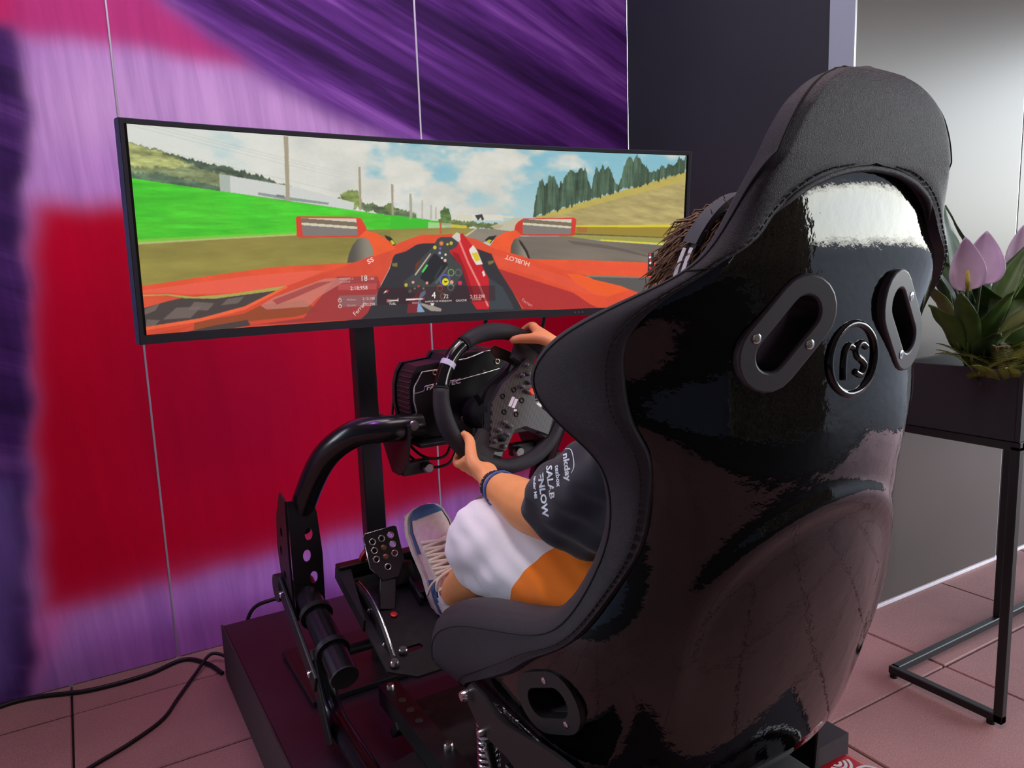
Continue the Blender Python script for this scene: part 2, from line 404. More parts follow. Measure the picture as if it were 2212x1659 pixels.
# return wall (dark) and near wall
ret = MB().box((2.105, 2.0, 1.36), (.06, 1.02, 2.72)).build('wall_return', mat('charcoal_panel', (60, 67, 72), .55, 0, .3, .06, 3), None, 0); tag(ret, kind='structure')
ret.data.transform(Matrix.Translation((0, .02, 0)))
near = thing('wall_right', None, None, (2.1, 1.51, 0)); tag(near, kind='structure')
npm = mat('grey_laminate', (82, 74, 70), .32, 0, .5, .05, 2)
alb = mat('bright_aluminium', (206, 208, 216), .3, .8, .5, 0, 20)
for x0, x1 in ((2.079, 3.033), (3.041, 3.99), (3.998, 4.95)):
    MB().box(((x0+x1)/2, 1.511, 1.366), (x1-x0, .030, 2.70), None, .001, 1).build('wall_panel', npm, near, 0)
MB().box((2.0735, 1.508, 1.36), (.010, .032, 2.72), None, .001, 1).build('corner_profile', alb, near, 0)
for x in (3.037, 3.994): MB().box((x, 1.512, 1.36), (.006, .028, 2.72)).build('seam_strip', alb, near, 0)
MB().box((3.5, 1.4955, .007), (2.86, .006, .012), None, .001, 1).build('baseboard_strip', mat('white_strip', (222, 216, 220), .4), near, 0)
tr = MB().box((2.0705, 1.535, 1.36), (.006, .085, 2.72), None, .001, 1).build('trim_1', mat('pale_blue_trim', (176, 196, 208), .55, 0, .4), None, 0); tag(tr, kind='structure')
def canopy_material():
    m = bpy.data.materials.new('canopy_fabric'); m.use_nodes = True; nt = m.node_tree; b = nt.nodes['Principled BSDF']
    b.inputs['Base Color'].default_value = (*lin((170, 156, 146)), 1); b.inputs['Roughness'].default_value = .9
    tr_ = nt.nodes.new('ShaderNodeBsdfTranslucent'); tr_.inputs[0].default_value = (*lin((172, 150, 146)), 1)
    ms = nt.nodes.new('ShaderNodeMixShader'); ms.inputs[0].default_value = .30
    n = nt.nodes.new('ShaderNodeTexWave'); n.inputs['Scale'].default_value = 1.6; n.inputs['Distortion'].default_value = .6
    g = nt.nodes.new('ShaderNodeNewGeometry'); nt.links.new(g.outputs['Position'], n.inputs['Vector'])
    bp = nt.nodes.new('ShaderNodeBump'); bp.inputs['Strength'].default_value = .6; nt.links.new(n.outputs['Fac'], bp.inputs['Height']); nt.links.new(bp.outputs[0], b.inputs['Normal'])
    nt.links.new(b.outputs[0], ms.inputs[1]); nt.links.new(tr_.outputs[0], ms.inputs[2]); nt.links.new(ms.outputs[0], nt.nodes['Material Output'].inputs[0])
    return m
# canopy over the stand, open towards the back
cei = MB().prism([(-4.0, -3.0), (4.0, -3.0), (4.1, -1.6), (7.0, -1.6), (7.0, 2.7), (-4.0, 2.7)], lambda x, y, d: Vector((x, y, d)), 2.745, 2.775).build('ceiling', canopy_material(), None, 0); tag(cei, kind='structure')

slate = mat('slate_partition', (92, 98, 116), .7, 0, .3, .1, 2)
wl_ = MB().box((-4.03, -.15, 1.38), (.06, 5.7, 2.76)).build('wall_left', slate, None, 0); tag(wl_, kind='structure')
wf = thing('wall_front', None, None, (0, -3, 0)); tag(wf, kind='structure')
MB().box((-1.7, -3.0, 1.38), (4.6, .06, 2.76)).build('partition_panel', slate, wf, 0)
cv = []; 
for i in range(141):
    x = .62+3.3*i/140; y = -2.95+.055*math.sin(i*.9)+.02*math.sin(i*.37)
    cv += [(x, y, .01), (x, y, 2.74)]
cu_ = MB().add(cv, [(2*i, 2*i+2, 2*i+3, 2*i+1) for i in range(140)]).build('curtain', mat('tan_curtain', (150, 138, 122), .8, 0, .2, .15, 3), wf, 180)
cu_.modifiers.new('t', 'SOLIDIFY').thickness = .006
# ------------------------------------------------------------------ monitor: curved ultrawide screen
MC = Vector((.6929, 1.4378, 1.2730)); MK, MW, MH = .3742, 1.1724, .365
def _mrot():
    y, p, r = -.0607, .0616, .0114
    return Matrix.Rotation(y, 3, 'Z') @ Matrix.Rotation(p, 3, 'X') @ Matrix(((math.cos(r), 0, math.sin(r)), (0, 1, 0), (-math.sin(r), 0, math.cos(r))))
MR = _mrot()
def mon(s, v, d=0.0):
    """s across -.5...5, v up in metres, d towards the viewer"""
    a = s*MW*MK; r = 1/MK
    return MC+MR @ Vector((math.sin(a)*(r-d), -(r-(r-d)*math.cos(a)) if False else -(r-(r)*math.cos(a))-d*math.cos(a), v))
mo = thing('curved_monitor', 'wide curved black monitor showing a red racing car game', 'monitor', MC)
def mon_slab(s0, s1, v0, v1, d0, d1, n=40, mb=None):
    mb = mb or MB(); v = []; f = []
    for i in range(n+1):
        s = s0+(s1-s0)*i/n
        v += [mon(s, v0, d0), mon(s, v1, d0), mon(s, v1, d1), mon(s, v0, d1)]
    for i in range(n):
        for k in range(4):
            l = (k+1) % 4; f.append((4*i+k, 4*i+l, 4*i+4+l, 4*i+4+k))
    f += [(0, 1, 2, 3), (4*n+3, 4*n+2, 4*n+1, 4*n)]
    return mb.add(v, f)
hh = MH/2
bez = mat('monitor_bezel', (38, 36, 44), .35, 0, .5, 0, 30)
mon_slab(-.497, .497, -hh+.002, hh-.002, -.030, -.0015).build('back_shell', plastic, mo)
fr = MB()
mon_slab(-.5, .5, hh-.007, hh, -.02, .0015, mb=fr); mon_slab(-.5, .5, -hh, -hh+.0155, -.02, .002, mb=fr)
mon_slab(-.5, -.4945, -hh, hh, -.02, .0015, 2, fr); mon_slab(.4945, .5, -hh, hh, -.02, .0015, 2, fr)
fr.build('bezel', bez, mo)
ed = MB()
mon_slab(-.5012, .5012, hh, hh+.0012, -.02, .0005, mb=ed); mon_slab(-.5014, -.5, -hh, hh, -.024, .0005, 2, ed); mon_slab(.5, .5014, -hh, hh, -.02, .0005, 2, ed)
ed.build('edge_trim', mat('bluish_trim', (84, 92, 122), .3, .5), mo)
mon_slab(-.4945, .4945, -hh+.0155, hh-.007, -.0012, 0).build('screen_border', mat('screen_black', (12, 12, 14), .12, 0, .5), mo)
for k in range(3):
    b = MB(); p = mon(.262+.008*k, -hh+.008, .002); b.ball(p, (.0016, .001, .0016), 8); b.build('menu_button', mat('grey_button', (120, 112, 120), .4), mo)
OPS=[
('trees',(118,128,92),[(-496,1461),(-470,1412),(-449,1358),(-429,1301),(-397,1225),(-368,1169),(-334,1087),(-304,1000),(-268,859),(-258,809),(-245,774),(-184,656),(-162,565),(-147,484),(-246,467),(-371,670),(-500,861)],{}),
('trees2',(158,163,105),[(-495,1450),(-470,1401),(-434,1262),(-410,1145),(-435,1083),(-498,1093)],{}),
('trees2',(84,104,84),[(-498,1001),(-459,998),(-370,820),(-371,695),(-499,862)],{}),
('trees2',(78,92,78),[(-429,1289),(-368,1156),(-304,987),(-268,845),(-304,897),(-369,1044),(-398,1103)],{}),
('trees2',(95,112,80),[(-152,595),(-121,559),(-51,413),(-52,268),(-150,456)],{}),
('trees2',(120,135,75),[(-184,725),(-176,795),(-165,840),(-154,788),(-149,623),(-150,484),(-182,616)],{}),
('trees2',(110,130,75),[(-111,547),(-100,606),(-93,551),(-89,408),(-109,448)],{}),
('f',(203,206,200),[(-371,1026),(-356,1006),(-256,850),(-161,593),(-163,449),(-269,603),(-371,740)],{}),
('f',(168,178,168),[(-371,1026),(-356,1001),(-357,725),(-371,745)],{}),
('f',(140,150,145),[(-316,738),(-273,673),(-204,583),(-205,543),(-273,615),(-316,692)],{}),
('f',(110,120,118),[(-288,708),(-275,691),(-276,651),(-288,669)],{}),
('grass',(62,190,42),[(-505,928),(-491,900),(-371,740),(-271,600),(-163,449),(-51,291),(47,215),(47,109),(-52,99),(-143,86),(-260,-4),(-385,-76),(-514,-160)],{}),
('blend',(150,190,70),[(-513,-89),(-384,-17),(-260,37),(-143,103),(-143,86),(-260,-12),(-385,-88),(-514,-172)],{'a':0.6}),
('f',(62,185,45),[(-98,368),(-28,283),(-30,118),(-99,85)],{}),
('ground',(143,132,66),[(-514,-160),(-385,-81),(-260,-12),(-143,86),(-52,99),(47,185),(46,-423),(-176,-584),(-344,-668),(-520,-889)],{}),
('ground',(150,138,72),[(-99,90),(-30,118),(61,109),(39,-100),(18,-127),(-52,-123),(-100,-282)],{}),
('blend',(190,185,130),[(-514,-136),(-385,-63),(-260,4),(-260,-23),(-385,-93),(-514,-177)],{'a':0.7}),
('f',(163,152,128),[(-271,1736),(-264,1730),(-267,604),(-273,610)],{}),
('f',(163,152,128),[(-152,1261),(-148,1257),(-149,451),(-153,456)],{}),
('f',(163,152,128),[(-96,960),(-92,955),(-93,365),(-96,370)],{}),
('f',(163,152,128),[(-64,791),(-60,781),(-59,325),(-63,331)],{}),
('blend',(170,170,150),[(-64,783),(-60,784),(-61,286),(-65,286)],{'a':0.7}),
('blend',(170,170,150),[(-42,667),(-39,668),(-40,288),(-43,287)],{'a':0.7}),
('blend',(170,170,150),[(-26,575),(-23,576),(-23,289),(-27,289)],{'a':0.7}),
('blend',(170,170,150),[(-17,536),(-14,537),(-14,290),(-18,289)],{'a':0.7}),
('trees2',(105,118,70),[(-10,318),(13,292),(24,265),(66,225),(99,213),(115,185),(99,92),(13,153),(-10,180)],{}),
('trees2',(88,115,62),[(-8,455),(1,525),(10,499),(14,320),(8,180),(-6,180)],{}),
('f',(208,206,180),[(20,390),(134,373),(134,330),(50,331),(112,285),(23,293)],{}),
('f',(214,210,196),[(52,402),(112,391),(114,271),(53,281)],{}),
('f',(60,60,60),[(58,380),(72,404),(76,297),(72,268),(69,339),(64,268)],{}),
('f',(200,185,60),[(12,194),(42,168),(42,114),(12,125)],{}),
('blend',(220,215,205),[(-31,234),(12,214),(12,125),(-31,110)],{'a':0.55}),
('blend',(195,180,150),[(88,155),(137,330),(159,332),(143,41),(99,84)],{'a':0.8}),
('hill',(176,160,104),[(179,357),(241,575),(312,808),(398,1080),(503,1438),(503,168),(372,164),(261,161),(176,158)],{}),
('blend',(190,172,80),[(179,357),(241,575),(312,808),(398,1080),(503,1438),(501,1223),(399,914),(312,659),(198,335)],{'a':0.7}),
('conifer',(62,80,66),[(172,333),(178,798),(184,1029),(191,1146),(196,1047),(200,1114),(207,1223),(212,1181),(216,1211),(223,1010),(228,1157),(233,1042),(238,1232),(251,1366),(258,1311),(266,1415),(273,1374),(279,1390),(285,1172),(292,982),(296,1264),(302,1427),(308,1355),(313,1504),(319,1417),(328,1464),(337,1275),(342,1083),(347,1069),(353,1175),(358,1370),(363,1549),(370,1685),(378,1584),(386,1705),(397,1575),(409,1444),(415,1355),(421,1372),(428,1389),(435,1496),(444,1453),(455,1577),(464,1549),(475,1718),(485,1661),(502,1802),(503,1438),(398,1080),(312,808),(241,575),(179,357)],{}),
('f',(152,131,52),[(241,160),(503,206),(504,-116),(462,-99),(241,5)],{}),
('blend',(168,92,60),[(264,170),(284,167),(285,26),(264,35)],{'a':0.6}),
('f',(214,196,54),[(261,179),(503,212),(503,149),(372,139),(261,149)],{}),
('f',(98,88,60),[(241,17),(462,-84),(504,-100),(505,-135),(462,-121),(241,-25)],{}),
('f',(156,152,78),[(227,-7),(505,-122),(505,-306),(448,-247),(314,-148),(227,-64)],{}),
('f',(214,206,70),[(314,-127),(448,-215),(505,-262),(505,-306),(448,-253),(314,-160)],{}),
('tarmac',(118,108,97),[(132,-52),(242,-55),(314,-160),(505,-306),(508,-786),(417,-694),(171,-580),(154,-429)],{}),
('blend',(88,80,75),[(242,-139),(314,-233),(374,-361),(434,-554),(495,-656),(495,-752),(419,-537),(344,-358),(256,-230)],{'a':0.6}),
('tarmac',(136,126,113),[(34,-100),(61,109),(99,92),(143,35),(93,-132),(61,-216)],{}),
('blend',(205,195,165),[(37,-38),(58,103),(62,103),(43,-44)],{'a':0.8}),
('wheelg',(112,106,94),[(-178,-569),(-174,-386),(-167,-217),(-159,-105),(-149,-64),(-139,-92),(-132,-250),(-132,-451),(-164,-564)],{}),
('f',(40,42,36),[(-111,-17),(-99,-66),(-91,-197),(-95,-254),(-105,-138)],{}),
('f',(205,195,40),[(-101,-124),(-96,-124),(-92,-197),(-97,-211)],{}),
('f',(40,42,40),[(77,-131),(85,-59),(101,-31),(88,-203)],{}),
('f',(190,180,40),[(79,-165),(85,-117),(91,-132),(86,-203)],{}),
('wheelg',(118,110,98),[(126,-425),(128,-221),(137,-84),(147,-164),(157,-297),(164,-430),(168,-564),(143,-516)],{}),
('f',(45,42,40),[(144,-105),(151,-179),(162,-356),(169,-565),(165,-564),(157,-370),(147,-208)],{}),
('f',(226,84,52),[(-520,-889),(-490,-839),(-389,-703),(-298,-590),(-176,-550),(-163,-539),(-227,-779),(-281,-977),(-369,-1052),(-421,-1035),(-521,-997)],{}),
('blend',(230,98,82),[(-520,-942),(-449,-866),(-345,-747),(-244,-676),(-215,-685),(-279,-951),(-369,-1031),(-421,-1017),(-454,-982)],{'a':0.7}),
('f',(74,64,62),[(-523,-1276),(-458,-1075),(-438,-1063),(-408,-1107),(-347,-1051),(-281,-963),(-348,-1358),(-415,-1492),(-526,-1667)],{}),
('blend',(120,105,98),[(-467,-1422),(-447,-1235),(-411,-1234),(-428,-1430)],{'a':0.75}),
('blend',(120,105,98),[(-489,-1404),(-471,-1432),(-480,-1537),(-491,-1527)],{'a':0.75}),
('blend',(120,105,98),[(-421,-1150),(-392,-1196),(-403,-1318),(-431,-1285)],{'a':0.75}),
('blend',(120,105,98),[(-372,-1130),(-347,-1105),(-357,-1219),(-383,-1241)],{'a':0.75}),
('blend',(120,105,98),[(-490,-1228),(-469,-1143),(-476,-1264),(-491,-1327)],{'a':0.75}),
('f',(168,160,84),[(-521,-985),(-458,-995),(-421,-1065),(-369,-1047),(-269,-928),(-279,-1006),(-391,-1117),(-434,-1083),(-458,-1017),(-521,-1009)],{}),
('f',(214,84,56),[(-521,-1009),(-464,-1021),(-436,-1069),(-461,-1124),(-490,-1208),(-523,-1276)],{}),
('f',(212,76,52),[(-525,-1569),(-490,-1528),(-415,-1453),(-348,-1291),(-281,-950),(-227,-765),(-166,-544),(-97,-283),(-81,-198),(-52,-97),(13,4),(12,-116),(-53,-230),(-68,-360),(-95,-409),(-104,-690),(-121,-1021),(-145,-1538),(-157,-1633),(-527,-1765)],{}),
('blend',(128,70,40),[(-424,-1511),(-349,-1412),(-320,-1269),(-254,-1227),(-230,-1439),(-267,-1527),(-338,-1555),(-395,-1641),(-425,-1640)],{'a':0.75}),
('blend',(150,52,56),[(-341,-1635),(-255,-1564),(-195,-805),(-125,-829),(-120,-1022),(-145,-1538),(-157,-1663)],{'a':0.85}),
('blend',(196,126,116),[(-323,-1281),(-301,-1145),(-218,-838),(-171,-828),(-229,-1185),(-247,-1358),(-314,-1361)],{'a':0.75}),
('blend',(150,60,60),[(-304,-1198),(-228,-904),(-203,-887),(-266,-1165),(-297,-1284)],{'a':0.7}),
('f',(238,100,60),[(-525,-1556),(-490,-1528),(-415,-1445),(-348,-1283),(-281,-944),(-277,-971),(-348,-1345),(-415,-1505),(-490,-1583),(-526,-1618)],{}),
('f',(76,62,60),[(-442,-1676),(-394,-1589),(-345,-1531),(-340,-1636),(-395,-1694),(-442,-1753)],{}),
('f',(196,72,44),[(-527,-1765),(-458,-1609),(-426,-1561),(-448,-1670),(-528,-1863)],{}),
('f',(50,48,53),[(-154,-1665),(-143,-1524),(-120,-1016),(-103,-684),(-95,-409),(-73,-345),(-53,-215),(-40,-187),(12,-176),(98,-306),(158,-1725),(159,-1921),(-157,-1722)],{}),
('f',(222,78,48),[(-102,-268),(-80,-154),(-44,-19),(16,-9),(61,-116),(88,-261),(126,-396),(171,-544),(272,-896),(361,-1182),(438,-1512),(439,-1804),(152,-1626),(132,-1226),(104,-744),(97,-596),(90,-420),(61,-307),(34,-256),(-18,-186),(-62,-188),(-70,-259),(-93,-406),(-98,-486)],{}),
('blend',(168,44,46),[(103,-729),(171,-984),(258,-1300),(294,-1568),(318,-1697),(155,-1628),(132,-1226)],{'a':0.9}),
('blend',(240,96,36),[(243,-865),(272,-896),(361,-1182),(376,-1272),(332,-1417),(302,-1345),(266,-1117)],{'a':0.75}),
('blend',(232,92,70),[(93,-435),(171,-684),(266,-1040),(317,-1381),(282,-1338),(171,-879),(104,-670)],{'a':0.35}),
('f',(232,86,48),[(167,-543),(286,-583),(416,-653),(507,-705),(509,-1027),(418,-989),(287,-924),(269,-889)],{}),
('blend',(226,82,58),[(171,-610),(417,-726),(417,-868),(257,-807)],{'a':0.5}),
('f',(90,86,84),[(285,-927),(418,-995),(509,-1037),(510,-1368),(376,-1192),(361,-1179),(301,-1017)],{}),
('blend',(150,140,125),[(285,-918),(418,-982),(418,-1021),(285,-955)],{'a':0.6}),
('f',(60,66,72),[(85,-929),(112,-1130),(132,-1526),(135,-1618),(87,-1595),(71,-1233)],{}),
('f',(200,90,60),[(-9,235),(-6,235),(-5,-1),(-9,-1)],{}),
('blend',(190,172,60),[(82,-579),(95,-552),(94,-610),(85,-652)],{'a':0.5}),
('blend',(160,140,60),[(-99,-574),(-89,-571),(-89,-650),(-98,-633)],{'a':0.7}),
('f',(214,66,48),[(-259,292),(-256,327),(-163,321),(-150,294),(-143,148),(-140,35),(-149,-64),(-159,-60),(-256,-63),(-259,-17)],{}),
('mirror',(150,140,118),[(-251,298),(-159,296),(-157,-26),(-249,-37)],{}),
('f',(236,92,46),[(-157,-63),(-143,69),(-123,12),(-102,-138),(-91,-290),(-131,-437),(-132,-250),(-140,-87)],{}),
('f',(206,58,44),[(135,55),(138,186),(143,250),(154,323),(258,345),(262,295),(259,-25),(253,-49),(151,-41),(143,26)],{}),
('mirror',(150,140,118),[(153,308),(252,315),(251,-10),(152,-9)],{}),
('f',(236,88,46),[(87,-247),(99,-74),(115,26),(139,76),(151,-35),(135,-119),(129,-250),(128,-402),(93,-299)],{}),
('f',(196,32,40),[(6,-323),(25,-15),(34,13),(50,-209),(64,-359),(71,-663),(85,-944),(85,-1594),(60,-1581),(49,-1399),(44,-1134),(33,-755),(18,-495)],{}),
('blend',(120,16,26),[(13,-352),(26,-411),(39,-728),(49,-1078),(60,-1404),(49,-1399),(33,-755),(18,-495)],{'a':0.6}),
('blend',(236,150,140),[(24,-100),(29,-128),(46,-586),(66,-1026),(85,-1534),(81,-1532),(63,-1054),(43,-614)],{'a':0.8}),
('f',(225,215,205),[(46,-328),(54,-229),(61,-330),(73,-635),(60,-646),(52,-501)],{}),
('f',(216,190,40),[(51,-400),(62,-382),(68,-547),(59,-574)],{}),
('f',(225,215,205),[(71,-794),(75,-766),(78,-869),(74,-897)],{}),
('f',(205,198,188),[(9,-127),(16,-29),(23,33),(29,-1),(30,-128),(21,-212)],{}),
('f',(105,52,34),[(-58,-758),(-55,-592),(-44,-483),(-49,-705)],{}),
('f',(64,66,66),[(-14,-103),(-7,-65),(13,-65),(26,-170),(22,-269),(8,-346),(15,-494),(31,-654),(34,-842),(25,-954),(17,-1124),(1,-1391),(-34,-1346),(-59,-1192),(-77,-1072),(-78,-946),(-56,-759),(-44,-483),(-24,-278)],{}),
('f',(36,36,42),[(-29,-500),(-19,-390),(6,-620),(-12,-857),(-30,-1034),(-48,-887)],{}),
('f',(70,206,84),[(-45,-762),(-35,-611),(-32,-631),(-42,-783)],{}),
('f',(46,70,62),[(-22,-896),(-7,-645),(-5,-660),(-20,-919)],{}),
('f',(92,94,92),[(-20,-996),(3,-662),(6,-685),(-17,-1025)],{}),
('blend',(215,205,180),[(-58,-814),(-28,-389),(-26,-403),(-56,-834)],{'a':0.8}),
('c',(222,130,70),[(-6,-187)],{'r':0.0042}),
('c',(210,190,60),[(-19,-273)],{'r':0.0036}),
('c',(120,90,170),[(-9,-293)],{'r':0.0025}),
('c',(150,160,200),[(-10,-386)],{'r':0.0028}),
('c',(200,180,50),[(5,-211)],{'r':0.0025}),
('c',(190,170,60),[(12,-189)],{'r':0.0037}),
('c',(225,180,160),[(0,-540)],{'r':0.0031}),
('c',(230,225,215),[(-6,-490)],{'r':0.002}),
('c',(225,220,205),[(1,-421)],{'r':0.0023}),
('c',(226,160,140),[(-61,-966)],{'r':0.0028}),
('c',(90,130,100),[(-67,-1146)],{'r':0.0036}),
('c',(200,60,50),[(-51,-1055)],{'r':0.0025}),
('c',(200,190,170),[(-58,-1094)],{'r':0.0019}),
('c',(170,190,180),[(-42,-1100)],{'r':0.002}),
('c',(190,170,60),[(-74,-1017)],{'r':0.0044}),
('c',(230,150,120),[(12,-993)],{'r':0.004}),
('c',(226,150,120),[(-35,-990)],{'r':0.0028}),
('c',(200,50,80),[(28,-1013)],{'r':0.0046}),
('c',(120,150,90),[(11,-792)],{'ring':0.72,'r':0.0074}),
('c',(92,100,104),[(25,-796)],{'ring':0.72,'r':0.0075}),
('c',(190,70,60),[(-11,-1113)],{'ring':0.72,'r':0.0068}),
('c',(110,150,130),[(10,-1093)],{'ring':0.72,'r':0.0075}),
('c',(160,120,80),[(-5,-1273)],{'ring':0.72,'r':0.0069}),
('c',(60,60,50),[(-74,-1017)],{'ring':0.72,'r':0.0049}),
('c',(150,90,50),[(-7,-196)],{'ring':0.72,'r':0.0051}),
('c',(90,90,190),[(-1,-940)],{'ring':0.78,'r':0.012}),
('c',(222,208,30),[(0,-980)],{'r':0.0074}),
('f',(40,36,20),[(-3,-950),(-1,-963),(3,-958),(4,-993),(1,-986),(-1,-1008)],{}),
('f',(120,40,46),[(-71,-1366),(-51,-1157),(-46,-1145),(-54,-1375),(-55,-1594),(-74,-1583)],{}),
('f',(128,158,190),[(-52,-1320),(-47,-1186),(-38,-1135),(-38,-1217),(-46,-1296),(-48,-1433),(-40,-1589),(-55,-1581)],{}),
('blend',(200,185,170),[(-49,-1377),(-34,-1440),(-26,-1458),(-8,-1537),(-10,-1593),(-29,-1568),(-46,-1447)],{'a':0.7}),
('f',(226,214,200),[(-30,-1408),(-22,-1411),(-23,-1453),(-27,-1464)],{}),
('blend',(150,130,120),[(-194,-805),(-125,-815),(-126,-946),(-194,-936)],{'a':0.12}),
('blend',(222,120,120),[(-194,-947),(-127,-957),(-128,-1080),(-195,-1066)],{'a':0.3}),
('blend',(130,120,122),[(-194,-1175),(-127,-1186),(-128,-1401),(-195,-1399)],{'a':0.55}),
('blend',(56,24,32),[(-126,-1056),(97,-1088),(98,-1419),(-127,-1402)],{'a':0.45}),
('f',(226,214,206),[(-110,-1307),(-89,-1304),(-90,-1331),(-110,-1334)],{}),
('f',(210,60,60),[(-110,-1291),(-107,-1290),(-107,-1346),(-110,-1345)],{}),
('blend',(150,140,132),[(-110,-1291),(-102,-1285),(-102,-1363),(-110,-1361)],{'a':0.5}),
('f',(226,214,206),[(-90,-1274),(-89,-1275),(-89,-1349),(-90,-1349)],{}),
('f',(226,214,206),[(-75,-1298),(-43,-1300),(-43,-1328),(-75,-1331)],{}),
('f',(210,40,60),[(-43,-1290),(-40,-1285),(-41,-1333),(-43,-1332)],{}),
('f',(232,224,216),[(-116,-1174),(-112,-1116),(-109,-1107),(-110,-1143),(-114,-1162)],{}),
('f',(214,40,46),[(-111,-1127),(-107,-1098),(-106,-1119),(-109,-1164)],{}),
('blend',(120,50,60),[(-64,-1355),(-53,-1354),(-53,-1395),(-64,-1396)],{'a':0.8}),
('f',(30,34,44),[(417,-442),(429,-428),(431,-966),(417,-970)],{}),
('c',(220,60,70),[(421,-474)],{'r':0.0029}),
('c',(230,220,220),[(421,-537)],{'r':0.0029}),
('c',(200,40,50),[(422,-600)],{'r':0.0029}),
('c',(230,220,220),[(422,-663)],{'r':0.0029}),
('c',(220,50,60),[(422,-774)],{'r':0.0029}),
('c',(230,220,220),[(423,-885)],{'r':0.0029})]

SW, SH = 1150, 342
su0, su1, sv0, sv1 = -.4908, .4905, -.1666, .1745
U, V = np.meshgrid(np.linspace(su0, su1, SW), np.linspace(sv0, sv1, SH))
xx = U*MW; yy = V
def vnoise(x, y, seed=0):
    xi = np.floor(x).astype(int); yi = np.floor(y).astype(int); fx = x-xi; fy = y-yi
    fx = fx*fx*(3-2*fx); fy = fy*fy*(3-2*fy)
    h = lambda a, b: (np.sin(a*127.1+b*311.7+seed*74.7)*43758.5453) % 1
    return (h(xi, yi)*(1-fx)+h(xi+1, yi)*fx)*(1-fy)+(h(xi, yi+1)*(1-fx)+h(xi+1, yi+1)*fx)*fy
def fbm(x, y, o=4, seed=0):
    a = .5; t = 0; w_ = 0
    for i in range(o): t = t+a*vnoise(x*2**i, y*2**i, seed+i); w_ += a; a *= .55
    return t/w_
def sm(a, b, x): t = np.clip((x-a)/(b-a), 0, 1); return t*t*(3-2*t)
# sky
base = np.array([132, 184, 198.])[None, None]+np.zeros((SH, SW, 3))
g = sm(.16, .02, yy)[..., None]; base = base*(1-.55*g)+np.array([206, 212, 204.])*.55*g
cl = fbm(xx*7+3, yy*13+1, 5, 3); cover = sm(.24, -.22, xx)+.15*sm(.03, -.02, yy)
c = sm(.62-.42*cover, .80-.42*cover, cl)[..., None]
cc = fbm(xx*14, yy*24+7, 4, 9)[..., None]
base = base*(1-c)+(np.array([188, 190, 182.])+cc*np.array([46, 40, 38.]))*c
lf = sm(-.15, -.5, xx)[..., None]*.75; base = base*(1-lf)+np.array([214, 218, 210.])*lf
for i in range(9):   # catenary fence wires at left
    y0 = .165-.012*i; d = np.abs(yy-(y0-.19*(xx+.5)+.02*np.sin(i)))
    k = (sm(.0014, .0004, d)*sm(-.12, -.3, xx))[..., None]*.12; base = base*(1-k)+np.array([120, 125, 125.])*k
lowr = (sm(-.115, -.125, yy)*sm(-.6, -.5, xx))[..., None]; base = base*(1-lowr)+np.array([58, 44, 48.])*lowr
lowr = (sm(-.075, -.08, yy)*sm(-.2, -.22, xx))[..., None]; base = base*(1-lowr)+np.array([200, 78, 52.])*lowr
lowr = (sm(-.05, -.056, yy)*sm(.24, .26, xx))[..., None]; base = base*(1-lowr)+np.array([90, 86, 84.])*lowr
IMG = base
n_f = fbm(xx*60, yy*110, 3, 21); n_h = fbm(xx*22, yy*160, 4, 33); n_g = fbm(xx*30, yy*30, 4, 41); n_t = fbm(xx*230, yy*20, 3, 55)
